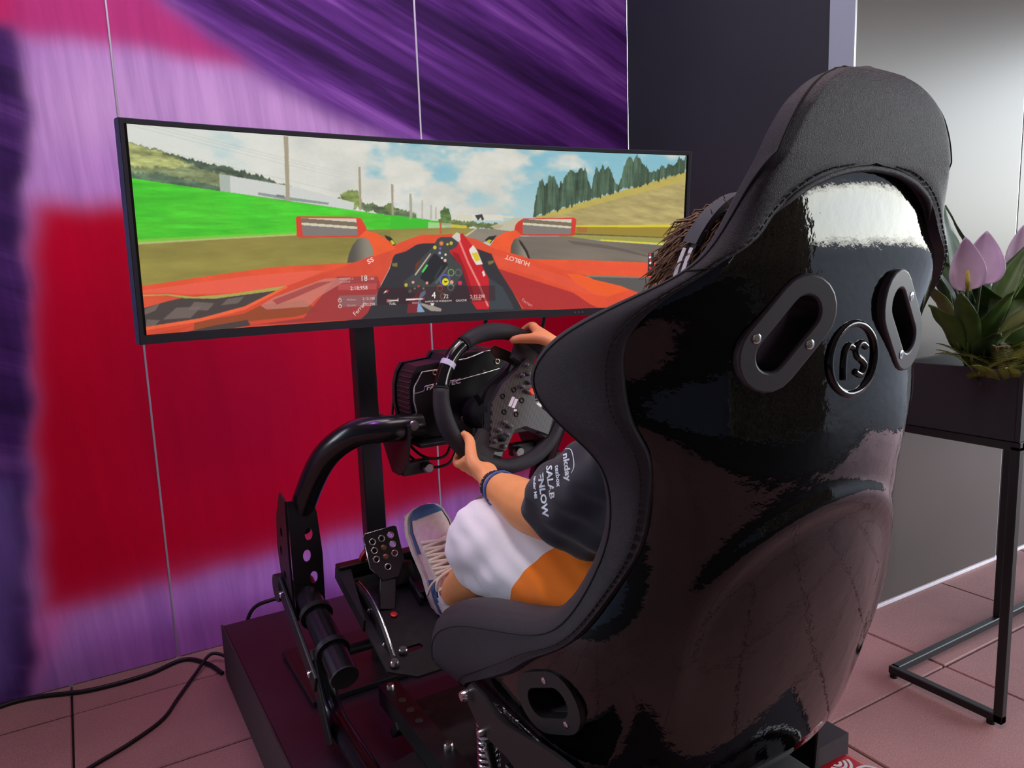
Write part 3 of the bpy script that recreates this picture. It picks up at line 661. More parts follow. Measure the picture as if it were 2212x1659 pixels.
for mode, col, pts, kw in OPS:
    q = [(a/1000*MW, b/10000) for a, b in pts]
    if mode == 'c':
        r = kw['r']; d = np.hypot((xx-q[0][0]), (yy-q[0][1])); k = sm(r+.0006, r-.0004, d)
        if 'ring' in kw: k = k*sm(r*kw['ring']-.0004, r*kw['ring']+.0006, d)
    else:
        wx, wy = xx, yy
        if mode in ('trees', 'trees2', 'conifer'):
            wy = yy-(n_t-.5)*(.010 if mode != 'conifer' else .018); wx = xx+(n_f-.5)*.006
        x0, x1 = min(p[0] for p in q)-.02, max(p[0] for p in q)+.02; y0, y1 = min(p[1] for p in q)-.02, max(p[1] for p in q)+.02
        ix = slice(max(0, int((x0/MW-su0)/(su1-su0)*SW)), max(0, int((x1/MW-su0)/(su1-su0)*SW)+2)); iy = slice(max(0, int((y0-sv0)/(sv1-sv0)*SH)), max(0, int((y1-sv0)/(sv1-sv0)*SH)+2))
        k = np.zeros(xx.shape)
        if U[iy, ix].size:
            acc = 0; e = .00035
            for dx, dy in ((-e, -e), (e, -e), (-e, e), (e, e)): acc = acc+inpoly(wx[iy, ix]+dx, wy[iy, ix]+dy, q)
            k[iy, ix] = acc/4
    c_ = np.array(col, float)[None, None]+np.zeros((SH, SW, 3))
    if mode in ('trees', 'trees2'): c_ = c_*(.5+.55*n_h[..., None]+.5*fbm(xx*90, yy*200, 3, 23)[..., None])
    elif mode == 'conifer': c_ = c_*(.5+1.0*n_t[..., None])+np.array([20, 26, 16])*n_f[..., None]
    elif mode == 'grass': c_ = c_*(.86+.3*n_h[..., None])+np.array([22, 6, 8])*(n_g[..., None])
    elif mode == 'ground': c_ = c_*(.86+.28*fbm(xx*12, yy*60, 4, 61)[..., None])
    elif mode == 'hill': c_ = c_*(.82+.34*fbm(xx*26, (yy+.12*xx)*120, 4, 71)[..., None])
    elif mode == 'tarmac': c_ = c_*(.86+.28*fbm(xx*6, (yy+.12*xx)*50, 3, 81)[..., None])
    elif mode == 'wheelg':
        cxm = sum(p[0] for p in q)/len(q); c_ = c_*(.75+.5*sm(-.02, .02, xx-cxm))[..., None]
    elif mode == 'mirror':
        ys = [p[1] for p in q]; t = (yy-min(ys))/(max(ys)-min(ys)); cxm = sum(p[0] for p in q)/len(q)
        t = t+ (xx-cxm)*2.0*(1 if cxm < 0 else 1)
        c_ = np.where((t > .88)[..., None], (206, 200, 180), np.where((t > .64)[..., None], (122, 106, 88), np.where((t > .5)[..., None], (208, 200, 176), (126, 118, 112)))).astype(float)
    if mode == 'f' and col[0] > 150 and col[1] < 110: c_ = c_*(.93+.12*n_g[..., None])
    k = (k*kw.get('a', 1.0))[..., None]
    IMG = IMG*(1-k)+c_*k
# the panel's own speckle
IMG = np.clip(IMG*(1+.03*(fbm(xx*500, yy*500, 2, 91)-.5)[..., None]), 0, 255)/255
L_ = np.where(IMG <= .04045, IMG/12.92, ((IMG+.055)/1.055)**2.4)
def screen_material():
    m = bpy.data.materials.new('screen_picture'); m.use_nodes = True; nt = m.node_tree; b = nt.nodes['Principled BSDF']
    a = nt.nodes.new('ShaderNodeAttribute'); a.attribute_name = 'Col'
    b.inputs['Base Color'].default_value = (.01, .01, .01, 1); b.inputs['Roughness'].default_value = .5; b.inputs['Specular IOR Level'].default_value = .2
    nt.links.new(a.outputs['Color'], b.inputs['Emission Color']); b.inputs['Emission Strength'].default_value = 1.0
    return m
ang = U*MW*MK; rr = 1/MK; d = .0006
loc = np.stack([np.sin(ang)*(rr-d), -(rr-rr*np.cos(ang))-d*np.cos(ang), V], -1)
P = loc @ np.array(MR).T+np.array(MC)
grid_obj('screen_picture', P, {'Col': L_}, screen_material(), mo)
hud = {}
def screen_text(name, txt, s, v, size, col, bold=.0, rot=0.0, align='LEFT', sx=1.0, shear=0.0):
    vs, fs = text_verts(txt, size, bold, align, shear, 2)
    c_, s_ = math.cos(R(rot)), math.sin(R(rot)); b = MB()
    b.add([mon(s+(x*c_*sx-y*s_)/MW, v+(x*s_*sx+y*c_), .0010) for x, y, z in vs], fs)
    b.build(name, mat('hud_%d_%d_%d' % col, (10, 10, 10), .6, emit=(*col, 1.0)), mo, 0, False)
wht = (226, 216, 210); pk = (232, 190, 186); dm = (200, 160, 160)
screen_text('screen_text', '18', -.1562, -.0905, .0155, wht); screen_text('screen_text', '/ 00', -.1415, -.0893, .0075, pk)
screen_text('screen_text', 'POSITION À\nLA LIGNE', -.192, -.0875, .0052, dm)
screen_text('screen_text', '2:18:958', -.1743, -.1075, .0105, wht)
for tx, s, v in (('Meilleur', -.181, -.128), ('Dernier', -.181, -.139)): screen_text('screen_text', tx, s, v, .0058, dm)
for tx, s, v in (('2:12:188', -.1535, -.1282), ('2:32:298', -.1535, -.1395)): screen_text('screen_text', tx, s, v, .0075, pk)
screen_text('screen_text', 'FUEL', -.1055, -.1405, .0065, wht)
screen_text('screen_text', '4', -.0270, -.1312, .0195, (240, 234, 228)); screen_text('screen_text', '72', -.0045, -.1320, .0115, wht)
screen_text('screen_text', 'RAPPORT DE VITESSE/KMH', -.0395, -.1392, .0050, wht)
screen_text('screen_text', 'GAUCHE', .0190, -.1400, .0062, wht); screen_text('screen_text', '2:32:298', .0472, -.1342, .0100, (240, 190, 180)); screen_text('screen_text', 'DERNIER', .0510, -.1390, .0055, dm)
screen_text('screen_text', 'FREINS', -.064, -.1405, .0050, dm)
screen_text('screen_text', 'HUBLOT', .168, -.0615, .0135, (236, 196, 186), .0002, 163, 'LEFT', 1.15)
screen_text('screen_text', 'Ferrari', -.1672, -.1590, .012, (225, 200, 200), 0, 44)
screen_text('screen_text', 'SS', -.141, -.0585, .0125, (240, 200, 190), .0002, 27, 'LEFT', 1.3)
screen_text('screen_text', 'Ferrari', .1500, -.1440, .0105, (205, 150, 150), 0, -32)
for s, v in ((-.193, -.1265), (-.193, -.1378)):
    b = MB(); b.tube([mon(s+.0033*math.cos(t)/MW, v+.0033*math.sin(t), .001) for t in np.linspace(0, 6.28, 17)[:-1]], .0005, 4, False, True)
    b.tube([mon(s, v, .001), mon(s+.0004, v+.0022, .001)], .0004, 4); b.tube([mon(s, v+.0036, .001), mon(s, v+.005, .001)], .0006, 4)
    b.build('stopwatch_icon', mat('hud_icon', (10, 10, 10), .6, emit=(230, 200, 196, 1.0)), mo)

# monitor stand: upright column with a foot on the floor behind the platform
st = thing('monitor_stand', 'black steel column carrying the monitor and rising from the platform', 'stand', (.635, 1.82, .172))
MB().box((.635, 1.82, .685), (.052, .04, 1.0), None, .003, 1).build('column', mat('satin_black', (24, 23, 26), .38, 0, .5, 0, 20), st)
MB().bar((.635, 1.80, 1.20), (.66, 1.49, 1.24), .05, .05).build('arm', black_metal, st)
MB().box((.675, 1.478, 1.265), (.12, .012, .12), Euler((R(3.5), 0, R(-3.5))).to_matrix(), .002, 1).build('mount_plate', black_metal, st)
MB().box((.635, 1.86, .1805), (.44, .30, .014), None, .002, 1).build('foot_plate', black_metal, st)

# ------------------------------------------------------------------ racing seat
SX = .76
ROWS = [ # half width, edge Y, edge Z, spine Y, spine Z, leather fraction start, thickness, section squareness
 (0.004, 0.538, 1.396, 0.533, 1.396, 0, 0.012, 2),
 (0.055, 0.541, 1.389, 0.529, 1.389, 0, 0.03, 2),
 (0.087, 0.544, 1.376, 0.527, 1.376, 0, 0.04, 2),
 (0.117, 0.548, 1.354, 0.527, 1.354, 0, 0.05, 2),
 (0.141, 0.556, 1.318, 0.53, 1.32, 0, 0.056, 2),
 (0.15, 0.566, 1.294, 0.534, 1.296, 0, 0.058, 2),
 (0.16, 0.574, 1.271, 0.538, 1.274, 0.46, 0.058, 2),
 (0.169, 0.586, 1.241, 0.537, 1.245, 0.66, 0.058, 2),
 (0.191, 0.592, 1.204, 0.536, 1.212, 0.79, 0.056, 2),
 (0.217, 0.604, 1.183, 0.538, 1.19, 0.83, 0.055, 2),
 (0.263, 0.652, 1.159, 0.539, 1.155, 0.8, 0.055, 2),
 (0.296, 0.72, 1.124, 0.54, 1.115, 0.72, 0.055, 2),
 (0.304, 0.76, 1.084, 0.54, 1.08, 0.66, 0.055, 2),
 (0.302, 0.758, 1.056, 0.541, 1.05, 0.66, 0.055, 2),
 (0.29, 0.735, 1.026, 0.541, 1.02, 0.68, 0.055, 2),
 (0.268, 0.712, 1, 0.541, 0.995, 0.7, 0.055, 2),
 (0.25, 0.698, 0.975, 0.542, 0.965, 0.76, 0.055, 2),
 (0.238, 0.7, 0.935, 0.545, 0.93, 0.8, 0.055, 2),
 (0.238, 0.706, 0.883, 0.55, 0.87, 0.82, 0.058, 2),
 (0.252, 0.73, 0.822, 0.562, 0.8, 0.9, 0.06, 2.1),
 (0.284, 0.755, 0.765, 0.59, 0.69, 0.935, 0.062, 2.2),
 (0.287, 0.852, 0.735, 0.622, 0.58, 0.945, 0.064, 2.6),
 (0.287, 0.92, 0.715, 0.655, 0.51, 0.945, 0.066, 3.2),
 (0.287, 0.965, 0.702, 0.69, 0.468, 0.94, 0.068, 3.2),
 (0.285, 1.025, 0.683, 0.8, 0.45, 0.9, 0.07, 3),
 (0.276, 1.12, 0.638, 0.99, 0.44, 0.8, 0.075, 2.6),
 (0.262, 1.178, 0.59, 1.1, 0.436, 0.62, 0.075, 2.3),
 (0.246, 1.212, 0.54, 1.175, 0.436, 0.35, 0.06, 2),
 (0.234, 1.228, 0.495, 1.21, 0.446, 0, 0.03, 2),
 (0.226, 1.232, 0.47, 1.222, 0.456, 0, 0.01, 2)]
NS = 291
_r = np.array(ROWS); _i = np.linspace(0, len(ROWS)-1, NS)
ST = np.stack([np.interp(_i, np.arange(len(ROWS)), _r[:, k]) for k in range(8)], 1)
_k = np.exp(-.5*(np.arange(-11, 12)/4.4)**2); _k /= _k.sum()
sm_ST = ST.copy()
for k in (1, 2, 3, 4, 5, 7): sm_ST[:, k] = np.convolve(np.pad(ST[:, k], 11, mode='edge'), _k, 'valid')
sm_ST[11:-11, 0] = np.convolve(np.pad(ST[:, 0], 11, mode='edge'), _k, 'valid')[11:-11]
sm_ST[11:-11, 6] = np.convolve(np.pad(ST[:, 6], 11, mode='edge'), _k, 'valid')[11:-11]
ST = sm_ST; ST[0] = _r[0]; ST[-1] = _r[-1]
ST[:, 0] = np.maximum(ST[:, 0]-np.minimum(.014, ST[:, 6]*.25), .003)
for i in range(NS):   # round arch where the gloss shell shows under the head of the cover
    z = ST[i][4]
    if i < 120 and z > 1.292: ST[i][5] = 0
    elif i < 120 and z > 1.20:
        xa = .152*math.sqrt(max(0, 1-((z-1.20)/.092)**2)); tb = math.asin(min(.95, xa/ST[i][0]))/(math.pi/2)
        k = min(1, max(0, (z-1.20)/.03)); ST[i][5] = tb*k+ST[i][5]*(1-k)
def seat_frame(i):
    w, ye, ze, yc, zc, tb, th, sq = ST[i]
    c = Vector((SX, yc, zc)); d = Vector((0, ye-yc, ze-zc)); L = max(d.length, 1e-4); return w, c, d/L, L, tb, th
def seat_pt(i, x, dl):
    w, c, dh, L, tb, th = seat_frame(i); return c+Vector((x, 0, 0))+dh*dl
def out2(i, tau, off=0.0):
    """point of the outer sheet in section coordinates, tau -pi/2..pi/2, off outwards"""
    w, c, dh, L, tb, th = seat_frame(i); Le = max(L-th/2, .002)
    p_ = 2/ST[i][7]
    def q(a):
        sa, ca = max(math.sin(a), 0), max(math.cos(a), 0); return w*sa**p_, Le*(1-ca**p_)
    a = abs(tau); x, y = q(a); x0, y0 = q(max(a-.03, 0)); x1, y1 = q(min(a+.03, math.pi/2))
    if a < .02: x0 = -x1; y0 = y1
    tx, ty = x1-x0, y1-y0; n = math.hypot(tx, ty)+1e-9
    ox, oy = ty/n, -tx/n
    return math.copysign(x+ox*off, tau), y+oy*off
seat = thing('racing_chair', 'black leather and gloss shell bucket seat with high wings, its back to the viewer', 'seat', (SX, .80, .45))
leather = mat('black_leather', (48, 44, 52), .50, 0, .36, .08, 14, .5, 640, btype='leather')
gloss = mat('gloss_shell', (9, 8, 9), .05, 0, .5, 0, 6, coat=.2)
def orange_peel(m, sc, dist):
    nt = m.node_tree; b = nt.nodes['Principled BSDF']; g = nt.nodes.new('ShaderNodeNewGeometry')
    n = nt.nodes.new('ShaderNodeTexNoise'); n.inputs['Scale'].default_value = sc; n.inputs['Detail'].default_value = 3
    bp = nt.nodes.new('ShaderNodeBump'); bp.inputs['Strength'].default_value = .35; bp.inputs['Distance'].default_value = dist
    nt.links.new(g.outputs['Position'], n.inputs['Vector']); nt.links.new(n.outputs['Fac'], bp.inputs['Height'])
    nt.links.new(bp.outputs[0], b.inputs['Normal']); nt.links.new(bp.outputs[0], b.inputs['Coat Normal'])
orange_peel(gloss, 60, .0012)
# glossy shell
NT = 121
def ridge(i, tau):
    """moulded arch in the back panel of the shell"""
    x, y = out2(i, tau); w, c, dh, L, tb, th = seat_frame(i); z = c.z
    if c.z < .40 or i > 215: return 0
    hw = .185; e = math.hypot(x/hw, max(0, z-.74)/.178)
    q = (e-1)*hw; q = max(-.2, min(.2, q))
    fade = min(1, max(0, (215-i)/20))
    return fade*(.0055*math.exp(-(q/.016)**2)-.0035/(1+math.exp(q/.006)))
SLOTS = [(-.100, 1.118, 1), (.100, 1.118, -1)]
SIDE = (.775, .640)   # hip slot centre in Y,Z
v = []; f = []; taus = np.linspace(-math.pi/2, math.pi/2, NT)
SI = list(range(8, NS-12, 1))
for i in SI:
    for t in taus:
        x, y = out2(i, t, ridge(i, t)-.001); v.append(seat_pt(i, x, y))
for a in range(len(SI)-1):
    for b_ in range(NT-1):
        f.append((a*NT+b_, a*NT+b_+1, (a+1)*NT+b_+1, (a+1)*NT+b_))
shell = MB().add(v, f).build('shell', gloss, seat, 60, True)
mod = shell.modifiers.new('t', 'SOLIDIFY'); mod.thickness = .004; mod.offset = -1
OFF = np.where(ST[:, 4] > 1.2, .018, .016); OFF[130:] = .016; OFF = np.convolve(np.pad(OFF, 11, mode='edge'), _k, 'valid')*np.minimum(1, ST[:, 6]/.05)
# leather cover: outer band, rolled edge, inner cushion
def cover_loop(i):
    w, c, dh, L, tb, th = seat_frame(i); Le = max(L-th/2, .002)
    off = OFF[i]; pts = []; nb = 14; t0 = min(.97, tb)*math.pi/2; full = tb < .01
    def side(sg):
        o = []
        for k in range(nb+1):
            t = t0+(math.pi/2-t0)*k/nb; puff = off*(1-.2*min(1, tb/.6)*(math.cos(math.pi*k/nb)**4 if k < nb/2 else 0))
            x, y = out2(i, t, puff); o.append((sg*x, y))
        wo = w+off; wi = w-th
        cxm = (wo+wi)/2; rx = (wo-wi)/2; rx = min(rx, wo)
        for k in range(1, 9):
            a = math.pi*k/9; o.append((sg*(cxm+rx*math.cos(a)), Le+th*.5*math.sin(a)))
        wi2 = max(w-th, .001); tc_ = th
        for k in range(0, 15):
            a = math.pi/2*(1-k/15); o.append((sg*wi2*math.sin(a), tc_+(Le-tc_)*(1-math.cos(a)))) 
        return o
    l = side(-1); r = side(1)[::-1]
    top = [(0, th)]
    loop = l+top+r                      # from left band start to right band start
    # close across the back (hidden under the shell, or on it when the cover is full)
    cl_ = [(.985, -.006), (.93, -.011), (.75, -.012), (.5, -.012), (.25, -.012), (0, -.012)]; cl_ = cl_+[(-a, b_) for a, b_ in cl_[-2::-1]]
    for q, o_ in cl_: x, y = out2(i, t0*q, off if full else o_); loop.append((x, y))
    return loop
CI = list(range(0, NS)); v = []; f = []; m_ = None
for i in CI:
    lp = cover_loop(i); m_ = len(lp); v += [seat_pt(i, x, y) for x, y in lp]
for a in range(len(CI)-1):
    for k in range(m_):
        l = (k+1) % m_; q = (a*m_+k, a*m_+l, (a+1)*m_+l, (a+1)*m_+k); c_ = sum((v[j] for j in q), Vector())/4
        f.append(q)
f += [tuple(range(m_))[::-1], tuple((len(CI)-1)*m_+k for k in range(m_))]
cover = MB().add(v, f).build('leather_cover', leather, seat, 50, True)
# seams: stitched lines that follow the rolled edge
def cover_pt(i, sg, t, off): x, y = out2(i, t, off); return seat_pt(i, sg*x, y)
stitch = mat('black_thread', (10, 10, 11), .8)
for sg in (-1, 1):
    b = MB(); b.tube([cover_pt(i, sg, math.pi/2, OFF[i]+.0004) for i in range(4, NS-12, 2)], .0011, 5); b.build('piping_seam', stitch, seat)
    b = MB(); pts = []
    for i in range(16, NS-20, 2):
        tb = ST[i][5]; t0 = min(.97, tb)*math.pi/2
        if tb > .05: pts.append((i, t0+.10*(math.pi/2-t0)+.02))
    for j in range(len(pts)-1):
        p0 = cover_pt(pts[j][0], sg, pts[j][1], OFF[pts[j][0]]*.97); p1 = cover_pt(pts[j+1][0], sg, pts[j+1][1], OFF[pts[j+1][0]]*.97)
        n = max(1, int((p1-p0).length/.007))
        for k in range(n): b.tube([p0.lerp(p1, (k+.15)/n), p0.lerp(p1, (k+.8)/n)], .0010, 4)
    b.build('stitching', stitch, seat)
for sg in (-1, 1):   # joint between head and shoulder pieces of the cover, and the mould line of the shell
    i = int(np.argmin(np.abs(ST[:200, 4]-1.192))); t0 = ST[i][5]*math.pi/2
    MB().tube([cover_pt(i, sg, t0+(math.pi/2-t0)*k/8, OFF[i]*(.86+.14*min(1, k/3))+.0003) for k in range(9)], .0011, 5).build('joint_seam', stitch, seat)
    pts = []
    for i in range(132, 214, 2):
        x, y = out2(i, 1.02, .0006); pts.append(seat_pt(i, sg*x, y))
    MB().tube(pts, .0010, 6).build('mould_line', gloss, seat, 180)
def back_surface(x, z):
    """point and normal of the outer shell for lateral x at height z"""
    i = int(np.argmin(np.abs(ST[:200, 4]-z))); i = max(2, min(NS-3, i))
    def P(ii, xx):
        w = ST[ii][0]; t = math.copysign(math.asin(min(1, (abs(xx)/w)**(ST[ii][7]/2))), xx); a, b_ = out2(ii, t); return seat_pt(ii, a, b_)
    p = P(i, x); n = (P(i, x+.01)-P(i, x-.01)).cross(P(i+2, x)-P(i-2, x)).normalized()
    if n.y > 0: n = -n
    return p, n
CUT = MB()
ap = []   # rolled binding round the arch of the cover
for k in range(41):
    a = R(22+136*k/40); e_ = min(1, min(k, 40-k)/5); p, n = back_surface(.1535*math.cos(a), 1.199+.094*math.sin(a)); ap.append(p+n*(.004+.0085*e_))
for j in range(3): ap = [ap[0]]+[(ap[i-1]+ap[i]*2+ap[i+1])/4 for i in range(1, len(ap)-1)]+[ap[-1]]
MB().tube(ap, [.0010+.0032*min(1, min(k, 40-k)/5) for k in range(41)], 8).build('arch_binding', leather, seat, 180)
for k, s in enumerate(SLOTS):
    p, n = back_surface(s[0], s[1])
    a = R(46)*s[2]; ux = Vector((math.cos(a), 0, math.sin(a))); ux = (ux-n*ux.dot(n)).normalized(); uy = n.cross(ux)
    # flange follows the shell: project in-plane points on the surface
    def fn(x, y, d, p=p, ux=ux, uy=uy, n=n): return p+ux*x+uy*y+n*d
    grey = mat('grey_slot_plastic', (66, 62, 68), .42, 0, .45, 0, 20)
    o = MB().prism(stadium(.062, .0405), fn, -.006, .0075, [stadium(.060, .0185)])
    o = o.build('harness_slot_ring', grey, seat, 30)
    bv = o.modifiers.new('b', 'BEVEL'); bv.width = .0025; bv.segments = 2; bv.limit_method = 'ANGLE'
    MB().prism(stadium(.061, .0197), fn, -.062, .004, [stadium(.060, .0180)]).build('slot_tunnel', plastic, seat, 30)
    CUT.prism(stadium(.061, .0200), fn, -.14, .03)
    sc = [(-.030, .028), (.010, -.029)] if s[2] > 0 else [(-.012, .029), (.030, -.027)]
    bolts(seat, [(fn(x, y, .0070), n, .0055, .0016) for x, y in sc], chrome, 'screw')
# round emblem with two raised letters
p, n = back_surface(0, 1.083); n = Vector((0, n.y, n.z)).normalized(); ux = Vector((1, 0, 0)); uy = n.cross(ux); uy = -uy if uy.z < 0 else uy
def em(x, y, d=.002): return p+ux*x+uy*y+n*d
em_o = MB().tube([em(.040*math.cos(t), .040*math.sin(t), .002) for t in np.linspace(0, 2*math.pi, 49)[:-1]], .0046, 10, False, True).build('emblem_ring', gloss, seat, 180)
b = MB(); b.tube([em(*q, .0025) for q in [(q.x, q.y) for q in spline([(-.016, -.022, 0), (-.017, -.004, 0), (-.015, .010, 0), (-.009, .016, 0), (-.002, .013, 0)], 8)]], .0042, 10)
b.tube([em(q.x, q.y, .0025) for q in spline([(.022, .012, 0), (.013, .017, 0), (.004, .012, 0), (.006, .003, 0), (.015, -.003, 0), (.021, -.010, 0), (.014, -.019, 0), (.003, -.015, 0)], 8)], .0042, 10)
b.build('emblem_letters', gloss, seat, 180)
# lower side slot plate on the hip
b = MB()
def sp_(i, t): x, y = out2(i, t); return seat_pt(i, x, y)
best = None
for i in range(140, NS, 2):
    for t in np.linspace(-1.55, -.7, 60):
        q = sp_(i, t); dd = (q.y-SIDE[0])**2+(q.z-SIDE[1])**2
        if best is None or dd < best[0]: best = (dd, i, t)
p = sp_(best[1], best[2]); n = (sp_(best[1], best[2]+.02)-sp_(best[1], best[2]-.02)).cross(sp_(best[1]+2, best[2])-sp_(best[1]-2, best[2])).normalized()
if n.x > 0: n = -n
a = R(-24); ux = Vector((0, math.cos(a), math.sin(a))); ux = (ux-n*ux.dot(n)).normalized(); uy = n.cross(ux); uy = -uy if uy.z < 0 else uy
def fs(x, y, d, p=p, ux=ux, uy=uy, n=n): return p+ux*x+uy*y+n*d
MB().prism(stadium(.045, .042), fs, -.012, .006, [stadium(.044, .0205)]).build('hip_slot_ring', plastic, seat, 30)
bolts(seat, [(fs(-.012, .030, .006), n, .0045, .0014), (fs(-.024, -.028, .006), n, .0045, .0014)], chrome, 'screw')
CUT.prism(stadium(.0445, .0210), fs, -.115, .03)
# open the three slots through shell and cushion
me_ = bpy.data.meshes.new('slot_tool'); me_.from_pydata(CUT.v, [], CUT.f); tool = bpy.data.objects.new('slot_tool', me_); COL.objects.link(tool)
mods = []
for o in (shell, cover):
    m_ = o.modifiers.new('cut', 'BOOLEAN'); m_.operation = 'DIFFERENCE'; m_.object = tool; m_.solver = 'FAST'; mods.append(o)
dg = bpy.context.evaluated_depsgraph_get()
for o in mods:
    nm = bpy.data.meshes.new_from_object(o.evaluated_get(dg), depsgraph=dg); o.modifiers.clear(); old = o.data; o.data = nm; nm.name = o.name; bpy.data.meshes.remove(old)
bpy.data.objects.remove(tool); bpy.data.meshes.remove(me_)
# ------------------------------------------------------------------ platform under the simulator
plum = mat('black_paint_violet_sheen', (46, 30, 42), .42, 0, .45, .12, 3)  # black paint, with the purple it reflects put into the base colour
pf = thing('simulator_platform', 'low black platform box under the racing simulator', 'platform', (.76, 1.4, 0))
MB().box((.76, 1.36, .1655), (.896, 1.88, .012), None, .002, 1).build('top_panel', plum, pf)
sidem = mat('platform_side', (58, 46, 50), .6, 0, .3, .1, 6)
for x in (.309, 1.211): MB().box((x, 1.36, .087), (.006, 1.89, .172), None, .001, 1).build('side_panel', sidem, pf)
for y in (2.302, .418): MB().box((.76, y, .080), (.896, .006, .156), None, .001, 1).build('end_panel', sidem, pf)
bolts(pf, [((.42, 2.0, .1715), (0, 0, 1), .006, .0012)], steel, 'screw')

# ------------------------------------------------------------------ simulator frame
fr_ = thing('racing_simulator', 'black tubular steel rig of the driving simulator standing on the platform', 'frame', (.76, 1.3, .172))
up = [(.63, 1.475, .872), (.565, 1.475, .876), (.50, 1.52, .866), (.455, 1.60, .805), (.432, 1.70, .69), (.425, 1.745, .615)]
for sg in (1, -1):
    mx_ = (lambda x: x) if sg > 0 else (lambda x: 2*SX-x)
    pts = [(mx_(p.x), p.y, p.z) for p in spline([Vector(p) for p in up], 8)]
    MB().tube(pts, .029, 16).build('upright_tube', black_gloss_tube, fr_)
    # perforated side plates at the foot of the upright
    def pl(x, y, d): return Vector((mx_(d), 1.73+x, .56+y))
    def el_(hx, hy, rx, rz): return [(hx+rx*math.cos(t), hy+rz*math.sin(t)) for t in np.linspace(0, 6.28, 15)[:-1]]
    side_poly = [(-.035, .135), (.012, .145), (.062, .075), (.078, .0), (.062, -.07), (.02, -.15), (-.035, -.15), (-.03, 0)]
    MB().prism(side_poly, pl, .384, .389, [el_(.022, .045, .010, .014), el_(.040, -.005, .010, .014), el_(.020, -.060, .010, .014)]).build('hinge_plate', black_metal, fr_, 30)
    def pf_(x, y, d): return Vector((mx_(.424+x), d, .56+y))
    MB().prism([(-.035, -.15), (.033, -.15), (.036, .0), (.030, .10), (.020, .135), (-.035, .135)], pf_, 1.690, 1.695, [el_(.008, .050, .0095, .015), el_(.000, .000, .0095, .015), el_(.012, -.055, .0095, .015)]).build('hinge_face', black_metal, fr_, 30)
    arm = [(mx_(.42), 1.74, .475), (mx_(.42), 1.45, .375)]
    MB().cyl(*arm, .029).build('lower_arm', black_gloss_tube, fr_)
    ax = (Vector(arm[1])-Vector(arm[0])).normalized()
    for t in (.36, .74):
        c = Vector(arm[0]).lerp(Vector(arm[1]), t); MB().cyl(c-ax*.007, c+ax*.007, .037, None, 20).build('clamp_ring', black_metal, fr_)
    MB().cyl(Vector(arm[1]), Vector(arm[1])+ax*.004, .030, None, 20).build('end_cap', plastic, fr_)
    # link plate with two socket bolts
    lk = [(mx_(.378), 1.79, .47), (mx_(.378), 1.52, .335)]
    MB().bar(*lk, .008, .048, (0, -.4, .9)).build('link_plate', black_metal, fr_)
    MB().bar((mx_(.392), 1.60, .35), (mx_(.392), 1.50, .20), .006, .05, (0, 1, .4)).build('link_plate', black_metal, fr_)
    MB().cyl((mx_(.370), 1.80, .455), (mx_(.400), 1.80, .455), .034, None, 24).build('pivot_disc', plastic, fr_)
    bolts(fr_, [((mx_(.374), 1.755, .455), (-sg, 0, 0), .009, .006), ((mx_(.374), 1.545, .352), (-sg, 0, 0), .009, .006)], chrome)
    low = fillet([(mx_(.425), 1.66, .345), (mx_(.425), 1.60, .215), (mx_(.425), .62, .215), (mx_(.50), .52, .215), (mx_(.76), .52, .215)], .07, 6)
    MB().tube(low, .024, 16).build('base_tube', black_gloss_tube, fr_)
    MB().cyl((mx_(.44), 1.60, .352), (mx_(.54), 1.60, .352), .013).build('cross_tube', black_metal, fr_)
    MB().bar((mx_(.43), 1.28, .215), (mx_(.54), 1.28, .235), .11, .012).build('cross_plate', black_metal, fr_)
    # seat rail of square tube, open ended with a row of holes
    rx = mx_(.540); rl = MB(); o_, i_ = .0225, .0195
    sq = [(-o_, -o_), (o_, -o_), (o_, o_), (-o_, o_)]; si = [(-i_, -i_), (i_, -i_), (i_, i_), (-i_, i_)]
    rl.prism(sq, lambda x, y, d: Vector((rx+x, d, .262+y)), .60, 1.53, [si]); rl.build('seat_rail', black_metal, fr_, 30)
    for k in range(3): MB().cyl((rx, 1.445-.045*k, .2842), (rx, 1.445-.045*k, .2856), .008, None, 14).build('rail_hole', mat('hole_ring', (70, 68, 62), .5, .4), fr_)
    bolts(fr_, [((rx+.01*sg, 1.235, .2845), (0, 0, 1), .010, .014), ((rx-.005, 1.50, .2845), (0, 0, 1), .009, .012)], steel)
    MB().bar((rx, 1.46, .205), (rx, 1.42, .245), .05, .02).build('rail_foot', black_metal, fr_)
    MB().bar((rx, .75, .205), (rx, .71, .245), .05, .02).build('rail_foot', black_metal, fr_)
MB().box((.76, 1.06, .262), (.395, .80, .006), None, .001, 1).build('floor_plate', mat('dusty_black_plate', (26, 24, 22), .6, 0, .35, .5, 40, .15, 90), fr_)
MB().box((.70, .955, .205), (.34, .06, .06), None, .004, 1).build('cross_bar', black_metal, fr_)
# rear outrigger, hollow square tube ending right of the seat
hl = MB(); sq = [(-.05, -.03), (.05, -.03), (.05, .03), (-.05, .03)]; si = [(-.046, -.026), (.046, -.026), (.046, .026), (-.046, .026)]
hl.prism(sq, lambda x, y, d: Vector((d, .945+x, .2035+y)), .80, 1.29, [si]); hl.build('outrigger', mat('satin_black_steel', (46, 42, 46), .45, 0, .5, .1, 20), fr_, 30)
MB().box((.97, .84, .193), (.32, .085, .04), None, .003, 1).build('outrigger', black_metal, fr_)
